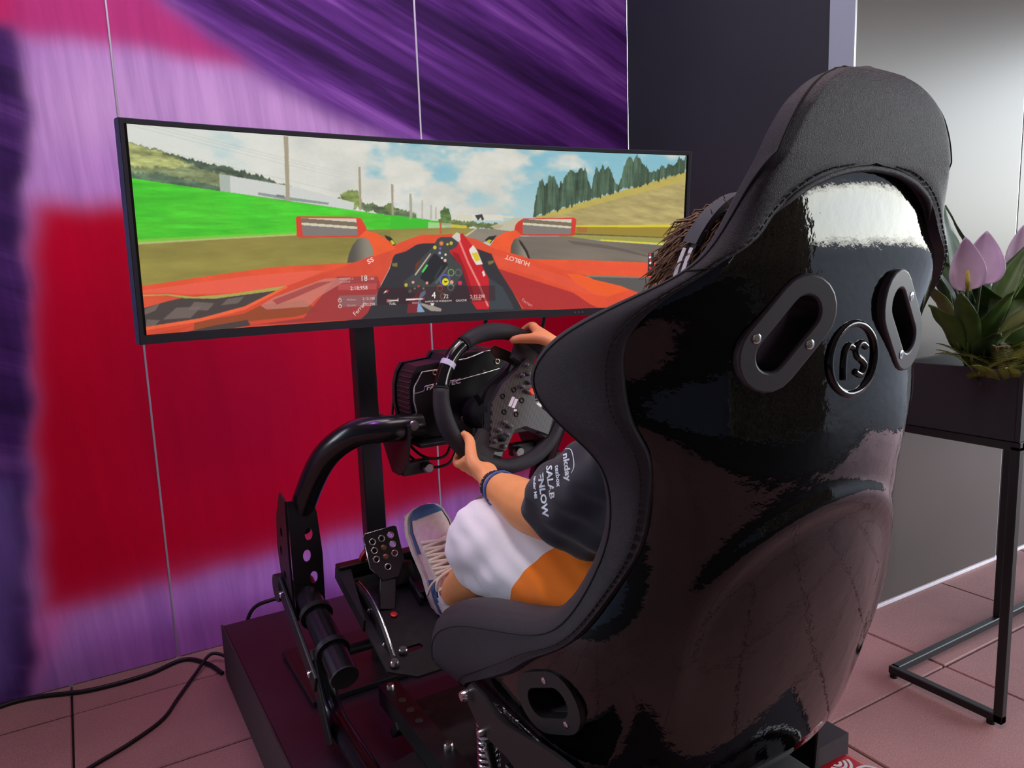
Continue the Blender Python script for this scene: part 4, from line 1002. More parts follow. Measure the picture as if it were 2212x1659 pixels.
# seat brackets
brk = [(.977, .585), (.962, .600), (.925, .600), (.887, .586), (.856, .588), (.738, .613), (.668, .620), (.650, .560), (.70, .50), (.78, .525), (.859, .538), (.936, .535), (.974, .560)]
for sg in (1, -1):
    mx_ = (lambda x: x) if sg > 0 else (lambda x: 2*SX-x)
    b = MB().prism([(y, z-.02) for y, z in (brk if sg > 0 else [q for q in brk if q[0] > .73])], lambda y, z, d: Vector((mx_(d), y, z)), .470, .476)
    b.build('seat_bracket', black_metal, fr_, 30)
    bolts(fr_, [((mx_(.470), .965, .562), (-sg, 0, 0), .0085, .016)], chrome)
    bolts(fr_, [((mx_(.470), .925, .520), (-sg, 0, 0), .006, .010)], steel)
    MB().bar((mx_(.50), .82, .285), (mx_(.478), .82, .50), .012, .10, (0, 1, 0)).build('seat_post', black_metal, fr_)
    MB().bar((mx_(.535), .99, .285), (mx_(.505), .99, .46), .012, .03, (0, 1, 0)).build('seat_post', black_metal, fr_)
    MB().cyl((mx_(.545), 1.02, .285), (mx_(.530), 1.02, .40), .004, None, 8).build('gas_rod', steel, fr_)
    # coil spring
    pts = []; x0 = mx_(.515)
    for k in range(15*14+1):
        t = 2*math.pi*k/14; pts.append((x0+.0165*math.cos(t), 1.0+.0165*math.sin(t), .335+.150*k/(15*14)))
    MB().tube(pts, .0030, 6).build('coil_spring', chrome, fr_, 180)
MB().box((.76, .82, .36), (.26, .30, .17), None, .006, 2).build('motion_unit', plastic, fr_)
# wheel deck
MB().box((.76, 1.53, .838), (.30, .20, .008), None, .001, 1).build('wheel_deck', black_metal, fr_)
for sg in (1, -1):
    mx_ = (lambda x: x) if sg > 0 else (lambda x: 2*SX-x)
    MB().prism([(1.43, .885), (1.60, .885), (1.60, .84), (1.54, .765), (1.50, .765), (1.45, .80)], lambda y, z, d: Vector((mx_(d), y, z)), .586, .592).build('deck_bracket', black_metal, fr_, 30)
    MB().bar((mx_(.592), 1.50, .778), (mx_(.655), 1.50, .778), .02, .03, (0, 0, 1)).build('deck_lug', black_metal, fr_)
    bolts(fr_, [((mx_(.605), 1.455, .880), (0, -1, .1), .0115, .012), ((mx_(.645), 1.485, .778), (0, -1, 0), .0115, .016)], steel)
MB().bar((.825, 1.50, .836), (.800, 1.485, .775), .045, .05, (0, 1, 0), .004).build('deck_post', mat('satin_black', (24, 23, 26), .38), fr_)

# ------------------------------------------------------------------ pedals
TA = Vector((.48, 1.649, .510)); TB = Vector((.48, 1.325, .407)); ty = (TB-TA).normalized(); tz = Vector((1, 0, 0)).cross(-ty).normalized(); tz = -tz if tz.z < 0 else tz
def tr_(x, y, d=0.0): return TA+Vector((x, 0, 0))+ty*y+tz*d
pd = thing('pedal_set', 'black pedal set with a perforated brake plate on its tilted heel tray', 'pedals', (.70, 1.5, .44))
dusty = MATS['dusty_black_plate']
MB().prism([(.0, -.005), (.56, -.005), (.56, .20), (.0, .20)], tr_, -.010, -.004).build('heel_tray', dusty, pd, 30)
MB().prism([(.0, .20), (.56, .20), (.56, .33), (.52, .345), (.05, .345), (.0, .31)], tr_, -.010, -.004, [stadium(.05, .008) and [(.048+x*.9+.02, .270+y) for x, y in stadium(.04, .008)]]).build('heel_plate', dusty, pd, 30)
MB().prism([(-.004, -.01), (.03, -.01), (.0, .18), (-.004, .18)], tr_, -.010, .02).build('side_lip', black_metal, pd, 30)
MB().bar(tr_(.0, -.005, .01), tr_(.56, -.005, .01), .03, .03).build('back_rail', black_metal, pd)
MB().bar(tr_(.14, .0, .012), tr_(.14, .16, .012), .008, .02).build('inner_rail', black_metal, pd)
MB().bar(tr_(.14, .11, .006), tr_(.40, .11, .006), .07, .012).build('inner_plate', black_metal, pd)
MB().bar(tr_(.20, .0, .0), tr_(.30, .14, .0), .012, .03).build('inner_rail', black_metal, pd)
# arched side plates with a bright edge
ar = [(1.660, .480), (1.615, .503), (1.578, .512), (1.505, .503), (1.449, .478), (1.407, .444), (1.385, .421)]
arc = [(p.x, p.y) for p in spline([(a, b, 0) for a, b in ar], 6)]
for x in (.500, 1.020):
    MB().prism(arc+[(1.345, .405), (1.36, .395), (1.66, .490-.02)], lambda y, z, d: Vector((d, y, z)), x, x+.006).build('side_arch', black_metal, pd, 30)
    MB().tube([(x+.008, y, z+.001) for y, z in arc[8:]], .0022, 6).build('arch_edge', chrome, pd, 180)
    MB().tube([(x+.008, y, z+.001) for y, z in arc[:9]], .0020, 6).build('arch_edge', mat('red_anodised', (150, 36, 40), .3, .6), pd, 180)
bolts(pd, [((.4985, 1.58, .492), (-1, 0, 0), .007, .003), ((.4985, 1.50, .478), (-1, 0, 0), .007, .003), ((.4985, 1.42, .435), (-1, 0, 0), .007, .003)], chrome)
bolts(pd, [((.526, 1.385, .428), (0, -.3, .95), .009, .008), ((.497, 1.36, .420), (0, -.3, .95), .009, .010), ((.514, 1.578, .488), (0, -.3, .95), .008, .008)], steel)
bolts(pd, [((.551, 1.492, .458), (0, -.3, .95), .0078, .004)], mat('red_screw', (226, 50, 44), .35, .2), 'red_screw')
MB().tube([(.538, 1.655, .515), (.540, 1.645, .545), (.548, 1.640, .560)], [.006, .008, .006], 8).build('red_lever', MATS['red_anodised'], pd)
MB().cyl((.548, 1.648, .532), (.575, 1.64, .540), .004, None, 8).build('brass_pin', mat('brass', (200, 160, 100), .3, 1.0), pd)
# brake: arm and perforated plate
bu = Vector((0, .46, .89)).normalized(); bn = Vector((-.05, -.89, .46)).normalized(); bx = bu.cross(bn).normalized(); bx = -bx if bx.x < 0 else bx
def brake_plate(cx, cz, parent, c0, holes_):
    c = Vector(c0)
    def f(x, y, d): return c+bx*x+bu*y+bn*d
    poly = [(-.040, .042), (-.034, .049), (.034, .053), (.040, .050), (.041, -.024), (.018, -.060), (-.018, -.060), (-.039, -.028)]
    hs = [[(hx+.0062*math.cos(t), hy+.0062*math.sin(t)) for t in np.linspace(0, 6.28, 13)[:-1]] for hx, hy in holes_]
    MB().prism(poly, f, 0, .005, hs).build('brake_plate', mat('brake_black', (34, 32, 34), .4, .2), parent, 30)
    for hx, hy in holes_:
        MB().tube([f(hx+.0068*math.cos(t), hy+.0068*math.sin(t), .0052) for t in np.linspace(0, 2*math.pi, 17)[:-1]], .0017, 6, False, True).build('hole_rim', chrome, parent, 180)
    MB().tube([f(x, y, .0028) for x, y in poly[:2]+poly[2:4]], .0016, 5).build('plate_edge', chrome, parent, 180)
    MB().tube([f(x, y, .0028) for x, y in (poly[0], poly[7], poly[6])], .0016, 5).build('plate_edge', chrome, parent, 180)
    return f
bc = (.568, 1.575, .572)
fbk = brake_plate(0, 0, pd, bc, [(-.022, .028), (0, .031), (.022, .034), (-.022, .008), (.022, .013), (-.022, -.012), (.022, -.008), (0, -.034)])
bolts(pd, [(fbk(0, .010, .004), bn, .0065, .003), (fbk(0, -.011, .004), bn, .0065, .003)], mat('bronze', (150, 112, 96), .35, .9), 'plate_screw')
MB().bar(fbk(0, -.045, -.006), (.545, 1.515, .462), .037, .010, tuple(bn)).build('brake_arm', black_metal, pd)
# throttle, behind the shoe
MB().bar((.70, 1.60, .47), (.70, 1.645, .62), .05, .012, (0, -.9, .4)).build('throttle_pedal', black_metal, pd)
MB().box((.60, 1.60, .505), (.07, .07, .05), Euler((R(-18), 0, 0)).to_matrix(), .004).build('sensor_box', plastic, pd)

# ------------------------------------------------------------------ wheel base
wb = thing('wheel_base', 'black ribbed direct drive wheel base with silver edged front plate behind the steering wheel', 'wheel base', (.76, 1.55, .842))
ribm = mat('ribbed_black', (30, 27, 30), .4, .1, .5, 0, 20)
bodyp = [(-.128, -.085), (-.146, -.05), (-.153, -.01), (-.152, .03), (-.145, .058), (-.132, .078), (-.07, .084), (-.06, .098), (.06, .098), (.13, .084), (.150, .05), (.155, 0), (.146, -.05), (.10, -.10), (-.10, -.10)]
def wbf(x, y, d): return Vector((.768+x, 1.475+d, .925+y*.95))
MB().prism(bodyp, wbf, .01, .085).build('housing', ribm, wb, 30)
for k in range(12):
    y = -.062+.0115*k
    for sg in (-1, 1):
        xx_ = np.interp(y, [-.085, -.05, -.01, .03, .058, .078], [.128, .146, .153, .152, .145, .132]); MB().bar(wbf(sg*(xx_+.001), y, .012), wbf(sg*(xx_+.001), y, .075), .006, .005).build('cooling_rib', ribm, wb)
MB().prism([(x*1.03, y*1.03) for x, y in bodyp], wbf, .085, .10).build('rear_ring', plastic, wb, 30)
front = [(-.125, -.075), (-.143, -.04), (-.150, .005), (-.147, .035), (-.128, .066), (-.090, .068), (-.078, .082), (-.02, .086), (.02, .098), (.05, .10), (.10, .080), (.15, .07), (.15, -.04), (.11, -.085), (-.105, -.085)]
MB().prism(front, wbf, -.004, .010).build('front_plate', mat('front_plate_black', (16, 12, 14), .3, 0, .5), wb, 30)
sil = mat('silver_edge', (214, 208, 204), .25, .9)
MB().tube([wbf(x, y, -.0045) for x, y in front[:9]], .0017, 6).build('silver_edge', sil, wb, 180)
MB().tube([wbf(x, y, -.0045) for x, y in front[8:11]], .0017, 6).build('silver_edge', sil, wb, 180)
MB().tube([wbf(x, y, -.0048) for x, y in ((-.147, .020), (-.126, .023), (-.124, .033), (-.075, .040))], .0013, 6).build('silver_line', sil, wb, 180)
MB().tube([wbf(x, y, -.0048) for x, y in ((-.08, .032), (0, .045), (.06, .055))], .0013, 6).build('silver_line', sil, wb, 180)
vs, fs_ = text_verts('FANATEC', .0150, .0004, 'LEFT', .15)
MB().add([wbf(-.121+x*1.25, .0245+y+x*.11, -.0052) for x, y, z in vs], fs_).build('lettering', mat('lettering_white', (214, 204, 208), .5), wb, 0)
ringp = [(-.098, .062), (-.088, -.062), (.055, .072), (-.035, -.052), (.10, .070)]
for x, y in ringp: MB().tube([wbf(x+.0052*math.cos(t), y+.0052*math.sin(t), -.005) for t in np.linspace(0, 6.283, 15)[:-1]], .0018, 6, False, True).build('socket_screw', mat('brass_steel', (190, 166, 140), .3, .9), wb, 180)
MB().cyl((.765, 1.47, .885), (.763, 1.385, .902), .036, .034, 28).build('drive_shaft', rubber, wb)
bolts(wb, [(wbf(.02, .052, -.004), (0, -1, 0), .0045, .001), (wbf(-.045, -.05, -.004), (0, -1, 0), .0045, .001)], plastic, 'plug')

# ------------------------------------------------------------------ steering wheel, turned a quarter to the left
wn_ = Vector((0, -math.cos(R(13)), math.sin(R(13)))); wvv = Vector((0, math.sin(R(13)), math.cos(R(13)))); wr_ = Vector((1, 0, 0)); WCc = Vector((.76, 1.334, .915))
def wl2(x, y, d=0.0): return WCc+wr_*x+wvv*y+wn_*d
sw = thing('steering_wheel', 'round black racing steering wheel with carbon centre plate, held by the driver', 'steering wheel', WCc)
RR = .1395
grip = mat('wheel_leather', (40, 38, 42), .62, 0, .3, .08, 30, .2, 600)
def wlr(x, y, d=0.0): return wl2(x, y+.0205, d)
def arc_pts(a0, a1, n=40): return [wlr(RR*math.cos(R(a0+(a1-a0)*k/n)), RR*math.sin(R(a0+(a1-a0)*k/n))) for k in range(n+1)]
def grip_r(a0, a1, n=40):
    out = []
    for k in range(n+1):
        a = a0+(a1-a0)*k/n; l = (a-143+360) % 360
        g_ = max(math.exp(-((l-50)/16)**2), math.exp(-((l-310)/16)**2)); out.append(.0158+.0025*g_)
    return out
MB().tube(arc_pts(165, 481, 70), grip_r(165, 481, 70), 16).build('rim_grip', grip, sw, 180)
gl_ = mat('wheel_gloss', (14, 13, 16), .12, 0, .6)
MB().tube(arc_pts(121, 165, 16), .0152, 16).build('rim_top', gl_, sw, 180)
for a in (165, 121): MB().tube(arc_pts(a-.8, a+.8, 2), .0163, 16).build('rim_joint', rubber, sw, 180)
MB().tube(arc_pts(142, 146.5, 4), .0157, 16).build('centre_mark', mat('mark_white', (206, 202, 226), .4), sw, 60)
def carbon():
    m = mat('carbon_twill', (52, 47, 46), .38, 0, .5, 0, 20); nt = m.node_tree; b = nt.nodes['Principled BSDF']
    w = nt.nodes.new('ShaderNodeTexWave'); w.inputs['Scale'].default_value = 90; w.inputs['Distortion'].default_value = 0; w.bands_direction = 'X'
    g = nt.nodes.new('ShaderNodeNewGeometry'); nt.links.new(g.outputs['Position'], w.inputs['Vector'])
    r = nt.nodes.new('ShaderNodeValToRGB'); r.color_ramp.elements[0].position = .35; r.color_ramp.elements[0].color = (*lin((26, 23, 24)), 1); r.color_ramp.elements[1].position = .6; r.color_ramp.elements[1].color = (*lin((86, 78, 74)), 1)
    nt.links.new(w.outputs['Fac'], r.inputs[0]); nt.links.new(r.outputs[0], b.inputs['Base Color']); return m
plate = [(.063, .097), (.082, .068), (.068, .035), (.067, 0), (.105, -.034), (.086, -.068), (.035, -.043), (.008, -.047), (-.020, -.086), (-.054, -.073), (-.040, -.020), (-.034, .011), (0, .050), (.040, .076)]
MB().prism(plate, wl2, .006, .014).build('carbon_plate', carbon(), sw, 30)
MB().prism([(x*1.02, y*1.02) for x, y in plate], wl2, -.020, .006).build('hub_body', plastic, sw, 30)
def spoke(a, w0, w1, r0, r1, m_, nm):
    c, s_ = math.cos(R(a)), math.sin(R(a)); q = [(r0, -w0), (r0, w0), (r1, w1), (r1, -w1)]
    MB().prism([(x*c-y*s_, x*s_+y*c) for x, y in q], wlr, -.008, .008).build(nm, m_, sw, 30)
soft = mat('spoke_rubber', (52, 50, 50), .7, 0, .3)
spoke(53, .022, .030, .085, .138, soft, 'spoke'); spoke(236, .022, .026, .080, .138, soft, 'spoke'); spoke(323, .026, .026, .105, .136, soft, 'spoke')
MB().cyl(wl2(0, 0, -.07), wl2(.01, .005, -.018), .036, .050, 28).build('quick_release', plastic, sw)
MB().prism([(-.045, .035), (.02, .075), (.045, .095), (.02, .05), (-.03, 0)], wl2, -.045, -.02).build('button_module', mat('module_black', (20, 18, 24), .3), sw, 30)
knob = mat('button_grey', (76, 72, 78), .35, .2)
for x, y in ((.057, .082), (.043, .061), (.058, .063), (.058, .045), (.039, .038), (.050, .027), (-.014, -.030), (-.030, -.043), (-.003, -.039), (-.012, -.055), (-.043, -.064), (-.024, -.077)):
    kb = MB().tube([wl2(x, y, .013), wl2(x, y, .020), wl2(x, y, .022)], [.0048, .0048, .0036], 12).build('push_button', knob, sw, 60)
    MB().box(wl2(x, y, .0222), (.0034, .0004, .0016), Matrix((wr_, wn_, wvv)).transposed()).build('button_mark', mat('mark_white', (206, 202, 226)), kb, 0) if False else None
MB().tube([wl2(-.027, -.060, .013), wl2(-.027, -.060, .026), wl2(-.027, -.060, .029)], [.0075, .0068, .005], 14).build('joystick', rubber, sw, 60)
for x, y in ((-.008, .024), (.020, .034), (.035, .010), (-.010, -.008), (.017, -.016)):
    MB().tube([wl2(x+.0046*math.cos(t), y+.0046*math.sin(t), .0142) for t in np.linspace(0, 6.283, 13)[:-1]], .0016, 6, False, True).build('plate_screw', mat('screw_dark', (30, 28, 30), .3, .8), sw, 180)
MB().tube([wl2(.062, .026, .012), wl2(.062, .026, .020)], [.0085, .0070], 14).build('red_button', mat('red_button', (230, 60, 40), .3, 0, .5, emit=(230, 50, 30, .15)), sw)
lg = mat('logo_white', (232, 226, 232), .4)
b = MB()
for (x0, y0), (x1, y1) in (((.004, .0015), (.0165, .0195)), ((.0115, -.0025), (.023, .0145))):
    b.prism([(x0-.0032, y0+.0012), (x0+.0032, y0-.0012), (x1+.0032, y1-.0012), (x1-.0032, y1+.0012)], wl2, .0138, .0146)
b.prism([(.0115, -.0095), (.0175, -.0115), (.0200, -.0070), (.0140, -.005)], wl2, .0138, .0146)
b.build('wheel_logo', lg, sw, 0)
pad = mat('paddle_metal', (120, 112, 112), .32, .9)
for q in ([(.004, .128), (.016, .134), (.050, .118), (.075, .095), (.062, .082), (.040, .098), (.012, .110)], [(-.062, -.030), (-.058, -.034), (-.055, -.064), (-.048, -.066), (-.036, -.012), (-.034, -.030), (-.040, -.075), (-.072, -.075)]):
    MB().prism(q, wl2, -.034, -.031).build('paddle_shifter', pad, sw, 30)

# ------------------------------------------------------------------ cables
cab = mat('cable_black', (22, 19, 22), .5, 0, .4)
def cable(label, pts, r, grp=None, n=10):
    o = MB().tube(spline(pts, n), r, 10).build('cable', cab, None, 180); tag(o, label, 'cable', grp); return o
cable('thick black cable lying along the foot of the printed wall', [(-.6, 2.30, .008), (-.28, 2.505, .008), (-.05, 2.455, .008), (.10, 2.455, .008), (.21, 2.49, .008), (.27, 2.42, .008), (.300, 2.33, .008)], .0062)
cable('thin black cable crossing the pavers to the platform corner', [(-.30, 1.78, .006), (-.20, 1.90, .006), (-.09, 2.025, .006), (.03, 2.10, .006), (.115, 2.17, .006), (.165, 2.26, .006), (.225, 2.36, .012), (.285, 2.43, .03), (.33, 2.40, .02)], .0052)
cable('black cable rising behind the far edge of the platform', [(.36, 2.33, .02), (.40, 2.36, .16), (.47, 2.345, .195), (.56, 2.33, .19), (.62, 2.30, .178)], .006)
cable('black lead hanging from the middle of the monitor to the wheel base', [(.86, 1.565, 1.12), (.85, 1.58, 1.06), (.815, 1.60, 1.01), (.80, 1.585, .97)], .005)
cable('short black lead at the right under the monitor', [(.99, 1.52, 1.12), (.985, 1.53, 1.06), (.96, 1.55, 1.00), (.90, 1.57, .97)], .005)
cable('pair lead looping under the left side of the wheel base, outer loop', [(.62, 1.59, .92), (.605, 1.57, .86), (.615, 1.53, .81), (.65, 1.50, .775), (.70, 1.49, .775), (.73, 1.50, .81)], .0032)
cable('pair lead looping under the left side of the wheel base, inner loop', [(.63, 1.585, .92), (.618, 1.56, .86), (.632, 1.53, .815), (.66, 1.51, .79), (.70, 1.505, .79), (.72, 1.51, .82)], .0032)
bd_ = MB()
for k in range(3): bd_.prism([(-.016+.004*k, .010-.006*k), (.016-.003*k, .014-.006*k), (.014-.004*k, .0105-.006*k), (-.013+.004*k, .0065-.006*k)], lambda x, y, d: Vector((.955+x, .842+y, d)), .2130, .2138)
bd_.build('wing_badge', mat('badge_lilac', (206, 188, 214), .4), fr_, 0)
# ------------------------------------------------------------------ the driver
skin = mat('skin', (226, 150, 98), .5, 0, .4, .06, 18)
MATS['skin'].node_tree.nodes['Principled BSDF'].inputs['Subsurface Weight'].default_value = .08
MATS['skin'].node_tree.nodes['Principled BSDF'].inputs['Subsurface Radius'].default_value = (.012, .005, .003)
pe = thing('person', 'person in a navy T-shirt and white and orange shorts sitting at the wheel', 'person', (.76, .78, .58))
HD = Vector((.745, .722, 1.152))
bd = MB()
def limb(pts, rs, seg=14):
    P = spline(pts, 6); n = len(pts); r = [np.interp(i/6, range(n), rs) for i in range(len(P))]
    bd.tube(P, [float(x) for x in r], seg); bd.ball(P[0], float(r[0]), seg); bd.ball(P[-1], float(r[-1]), seg)
# trunk, neck, head
limb([(.76, .765, .665), (.76, .725, .80), (.76, .705, .93), (.755, .715, 1.005)], [.105, .095, .10, .075])
bd.ball((.76, .71, .955), (.135, .085, .075), 16)
limb([(.76, .705, .98), (.75, .712, 1.06), tuple(HD+Vector((0, -.005, -.04)))], [.05, .044, .045])
bd.ball(HD, (.070, .088, .100), 20); bd.ball(HD+Vector((0, .035, -.045)), (.052, .055, .062), 16)
bd.tube([HD+Vector((0, .082, .012)), HD+Vector((0, .100, -.018)), HD+Vector((0, .088, -.026))], [.006, .011, .009], 10)     # nose
for sg in (-1, 1):
    bd.ball(HD+Vector((sg*.071, -.004, -.012)), (.010, .016, .028), 10)                                                      # ears
    bd.ball(HD+Vector((sg*.030, .078, .018)), (.020, .012, .007), 10)                                                        # brow
bd.ball(HD+Vector((0, .086, -.052)), (.020, .008, .008), 10)                                                                 # lips
# legs
LH, LK, LA = Vector((.69, .78, .672)), Vector((.643, 1.186, .704)), Vector((.668, 1.440, .492))
RH, RK, RA = Vector((.83, .78, .672)), Vector((.905, 1.185, .720)), Vector((.850, 1.46, .490))
for h_, k_, a_ in ((LH, LK, LA), (RH, RK, RA)):
    limb([h_, h_.lerp(k_, .5)+Vector((0, 0, .005)), k_], [.082, .072, .056])
    limb([k_, k_.lerp(a_, .35)+Vector((0, -.016, -.012)), k_.lerp(a_, .7)+Vector((0, -.004, -.004)), a_], [.055, .052, .038, .031])
# arms and hands on the rim
def rim(a, r=RR): return wlr(r*math.cos(R(a)), r*math.sin(R(a)))
def arm(sh, el, wr, ang, tsign, up):
    limb([sh, sh.lerp(el, .5)+Vector((0, 0, -.004)), el], [.050, .045, .038])
    limb([el, el.lerp(wr, .3)+Vector((0, 0, -.004)), el.lerp(wr, .7), wr], [.041, .044, .035, .0245])
    G = rim(ang); Rd = (rim(ang, RR+.1)-G).normalized(); T = (rim(ang+2)-rim(ang-2)).normalized(); th_ = T*tsign   # towards the thumb
    dr = lambda ph: Rd*math.cos(R(ph))+wn_*math.sin(R(ph))
    palm_c = (G+dr(70)*.030)
    for k, (off, L) in enumerate(((.0235, 1.0), (.0075, 1.06), (-.0085, 1.0), (-.0235, .86))):
        kn = G+th_*off+dr(62)*.0335
        st_ = wr.lerp(kn, .12)+th_*off*.35
        bd.tube(spline([st_, wr.lerp(kn, .55)+dr(90)*.004+th_*off*.3, kn], 5), [.0165, .0155, .0150, .0145, .0140, .0135, .013, .0125, .012, .0115, .0105], 10)
        ch = [kn]+[G+th_*(off*1.02)+dr(p_)*q for p_, q in ((38, .0305), (8, .0275), (-28, .0272), (-62, .0268), (-62-44*L, .0262))]
        pts = spline(ch, 4); n = len(pts); bd.tube(pts, [.0105-.0032*i/(n-1) for i in range(n)], 10); bd.ball(pts[-1], .0074, 10)
    bd.ball(wr.lerp(palm_c, .55), (.026, .026, .020), 12)
    # thumb leaves the side of the palm near its base and lies along the inner side of the rim
    b0 = wr.lerp(palm_c, .22)+th_*.014; b1 = wr.lerp(palm_c, .62)+th_*.034+dr(115)*.008; b2 = G+th_*.034+dr(125)*.030; b3 = G+th_*.046+dr(158)*.0285
    pts = spline([b0, b1, b2, b3], 5); n = len(pts); bd.tube(pts, [.0150-.0062*i/(n-1) for i in range(n)], 10); bd.ball(pts[-1], .0088, 10)
    return G, T, Rd
SL, EL, WL = Vector((.612, .705, .965)), Vector((.610, .945, .822)), Vector((.655, 1.205, .800))
SR, ER, WR2 = Vector((.908, .705, .965)), Vector((.960, .965, .900)), Vector((.885, 1.215, .995))
arm(SL, EL, WL, 232, -1, 0); arm(SR, ER, WR2, 50, 1, 0)
body = remesh(bd, 'body', skin, pe, .0042, 5, .5)
eye = mat('eye_white', (232, 228, 224), .2); iris = mat('iris_brown', (60, 38, 26), .15)
for sg in (-1, 1):
    e_ = MB().ball(HD+Vector((sg*.030, .076, .0)), .0115, 12).build('eye', eye, pe, 180)
    MB().ball(HD+Vector((sg*.030, .0845, .0)), (.0052, .004, .0052), 10).build('iris', iris, e_, 180)
    MB().tube([HD+Vector((sg*x, y, .022)) for x, y in ((.014, .088), (.030, .090), (.046, .078))], .0028, 6).build('eyebrow', mat('hair_brown', (104, 72, 50), .55, 0, .4, .4, 60), pe, 180)
MB().tube([HD+Vector((x, .093-abs(x)*.25, -.053)) for x in (-.020, -.01, 0, .01, .020)], [.001, .003, .0036, .003, .001], 8).build('mouth', mat('lips', (176, 96, 84), .4), pe, 180)
# hair: cap of locks
hm = MATS['hair_brown']; hb = MB(); rh = random.Random(3)
hb.ball(HD+Vector((0, -.012, .016)), (.075, .088, .096), 20)
for k in range(1500):
    u = rh.uniform(0, 2*math.pi); v_ = math.acos(rh.uniform(-.35, 1))
    n = Vector((math.sin(v_)*math.cos(u), math.sin(v_)*math.sin(u), math.cos(v_)))
    if n.y > .45 and n.z < .25: continue
    p0 = HD+Vector((0, -.012, .016))+Vector((n.x*.074, n.y*.087, n.z*.095))
    d_ = Vector((n.x*.7+rh.uniform(-.3, .3), n.y*.6+rh.uniform(-.1, .5), -.55+rh.uniform(-.35, .5))); d_ = (d_-n*d_.dot(n)*.75).normalized()
    L = rh.uniform(.028, .055); r_ = rh.uniform(.0009, .0022)
    pts = [p0-n*.003, p0+n*.007+d_*L*.35, p0+n*rh.uniform(.004, .012)+d_*L*.7, p0+n*rh.uniform(.0, .012)+d_*L]
    hb.tube(pts, [r_, r_*.95, r_*.6, .0004], 4, False)
for k in range(40):   # unruly tuft on the crown
    p0 = HD+Vector((rh.uniform(-.05, .02), rh.uniform(-.08, -.02), .085+rh.uniform(-.02, .012))); d_ = Vector((rh.uniform(-.7, .3), rh.uniform(-.5, .3), rh.uniform(.3, 1))).normalized()
    hb.tube([p0, p0+d_*.018, p0+d_*rh.uniform(.028, .042)+Vector((-.004, 0, 0))], [.0022, .0014, .0003], 4, False)
hb.build('hair', hm, pe, 60)
# T-shirt
shirt_m = mat('navy_shirt', (38, 37, 50), .72, 0, .25, .08, 20, .2, 500, sheen=.15)
bd2 = bd; bd = MB()
limb([(.76, .785, .665), (.76, .735, .80), (.76, .712, .93), (.757, .718, 1.00)], [.125, .112, .118, .090])
bd.ball((.76, .712, .96), (.155, .098, .085), 18)
SLV = {}
for sh, el, sg in ((SL, EL, -1), (SR, ER, 1)):
    hem = sh.lerp(el, .77)
    limb([sh+Vector((.02*-sg, 0, .01)), sh.lerp(el, .45)+Vector((sg*-.0, 0, 0)), hem], [.066, .068, .070])
    # loose cloth hanging under the arm
    limb([sh+Vector((.01*-sg, .03, -.06)), sh.lerp(el, .55)+Vector((0, -.02, -.045)), hem+Vector((0, -.045, -.045))], [.055, .050, .030])
bd.tube([(.755, .715, 1.015), (.75, .720, 1.035)], [.066, .058], 20)
def folds(me):
    n_ = len(me.vertices); C = np.empty(n_*3, np.float32); N_ = np.empty(n_*3, np.float32)
    me.vertices.foreach_get('co', C); me.vertex_normals.foreach_get('vector', N_); C = C.reshape(-1, 3); N_ = N_.reshape(-1, 3)
    C = C+N_*((.0030*np.sin(C[:, 1]*70+C[:, 2]*55+C[:, 0]*40)+.0022*np.sin(C[:, 2]*120-C[:, 1]*60)))[:, None]; me.vertices.foreach_set('co', C.reshape(-1).astype(np.float32)); me.update()
shirt = remesh(bd, 'shirt', shirt_m, pe, .0065, 8, .5, folds)
# hollow the sleeve: dark ring at the hem is the cuff
for sh, el, sg in ((SL, EL, -1), (SR, ER, 1)):
    d_ = (el-sh).normalized(); c = el+d_*.064; a1 = d_.orthogonal().normalized(); a2 = d_.cross(a1)
# sleeve print, laid on the cloth
dg = bpy.context.evaluated_depsgraph_get(); bvh = BVHTree.FromObject(shirt, dg)
ink = mat('sleeve_ink', (214, 222, 236), .6)
def sleeve_text(txt, p0, size, sx=1.0, bold=.0003, tilt=0.0):
    """text runs downwards along the sleeve from p0, glyph tops towards the back"""
    vs, fs = text_verts(txt, size, bold, 'LEFT', 0, 2)
    nrm = Vector((-.60, -.74, .30)).normalized(); right = Vector((0, 0, 1)).cross(nrm).normalized(); right = -right if right.y > 0 else right; down = nrm.cross(right); down = -down if down.z > 0 else down
    c_, s_ = math.cos(R(tilt)), math.sin(R(tilt)); dn = down*c_+right*s_; rt = right*c_-down*s_
    inv = shirt.matrix_world.inverted(); out = []
    for x, y, z in vs:
        q = Vector(p0)+dn*(x*sx)+rt*y; hit = bvh.ray_cast(q+nrm*.25, -nrm, .6)
        out.append((hit[0]+nrm*.0012) if hit[0] is not None else None)
    fs = [f for f in fs if all(out[i] is not None for i in f)]; out = [o if o is not None else Vector((0, 0, 0)) for o in out]
    used = sorted({i for f in fs for i in f}); ix = {j: k for k, j in enumerate(used)}; out = [out[j] for j in used]; fs = [tuple(ix[i] for i in f) for f in fs]
    MB().add(out, fs).build('sleeve_print', ink, pe, 0)
for txt, off, dz, size, sx, bold in (('nkday', 0, 0, .0120, 1.35, .0004), ('tezbox', .0120, .016, .0085, 1.25, .0002), ('SALAB', .0255, .016, .0125, 1.30, .0003), ('ENLOW', .0390, .026, .0130, 1.30, .0005), ('under Mil', .0480, .030, .0062, 1.35, .0002)):
    sleeve_text(txt, Vector((.545, .838, .950))+Vector((.777, -.63, 0))*(.017-off)-Vector((0, 0, dz)), size, sx, bold, 8)
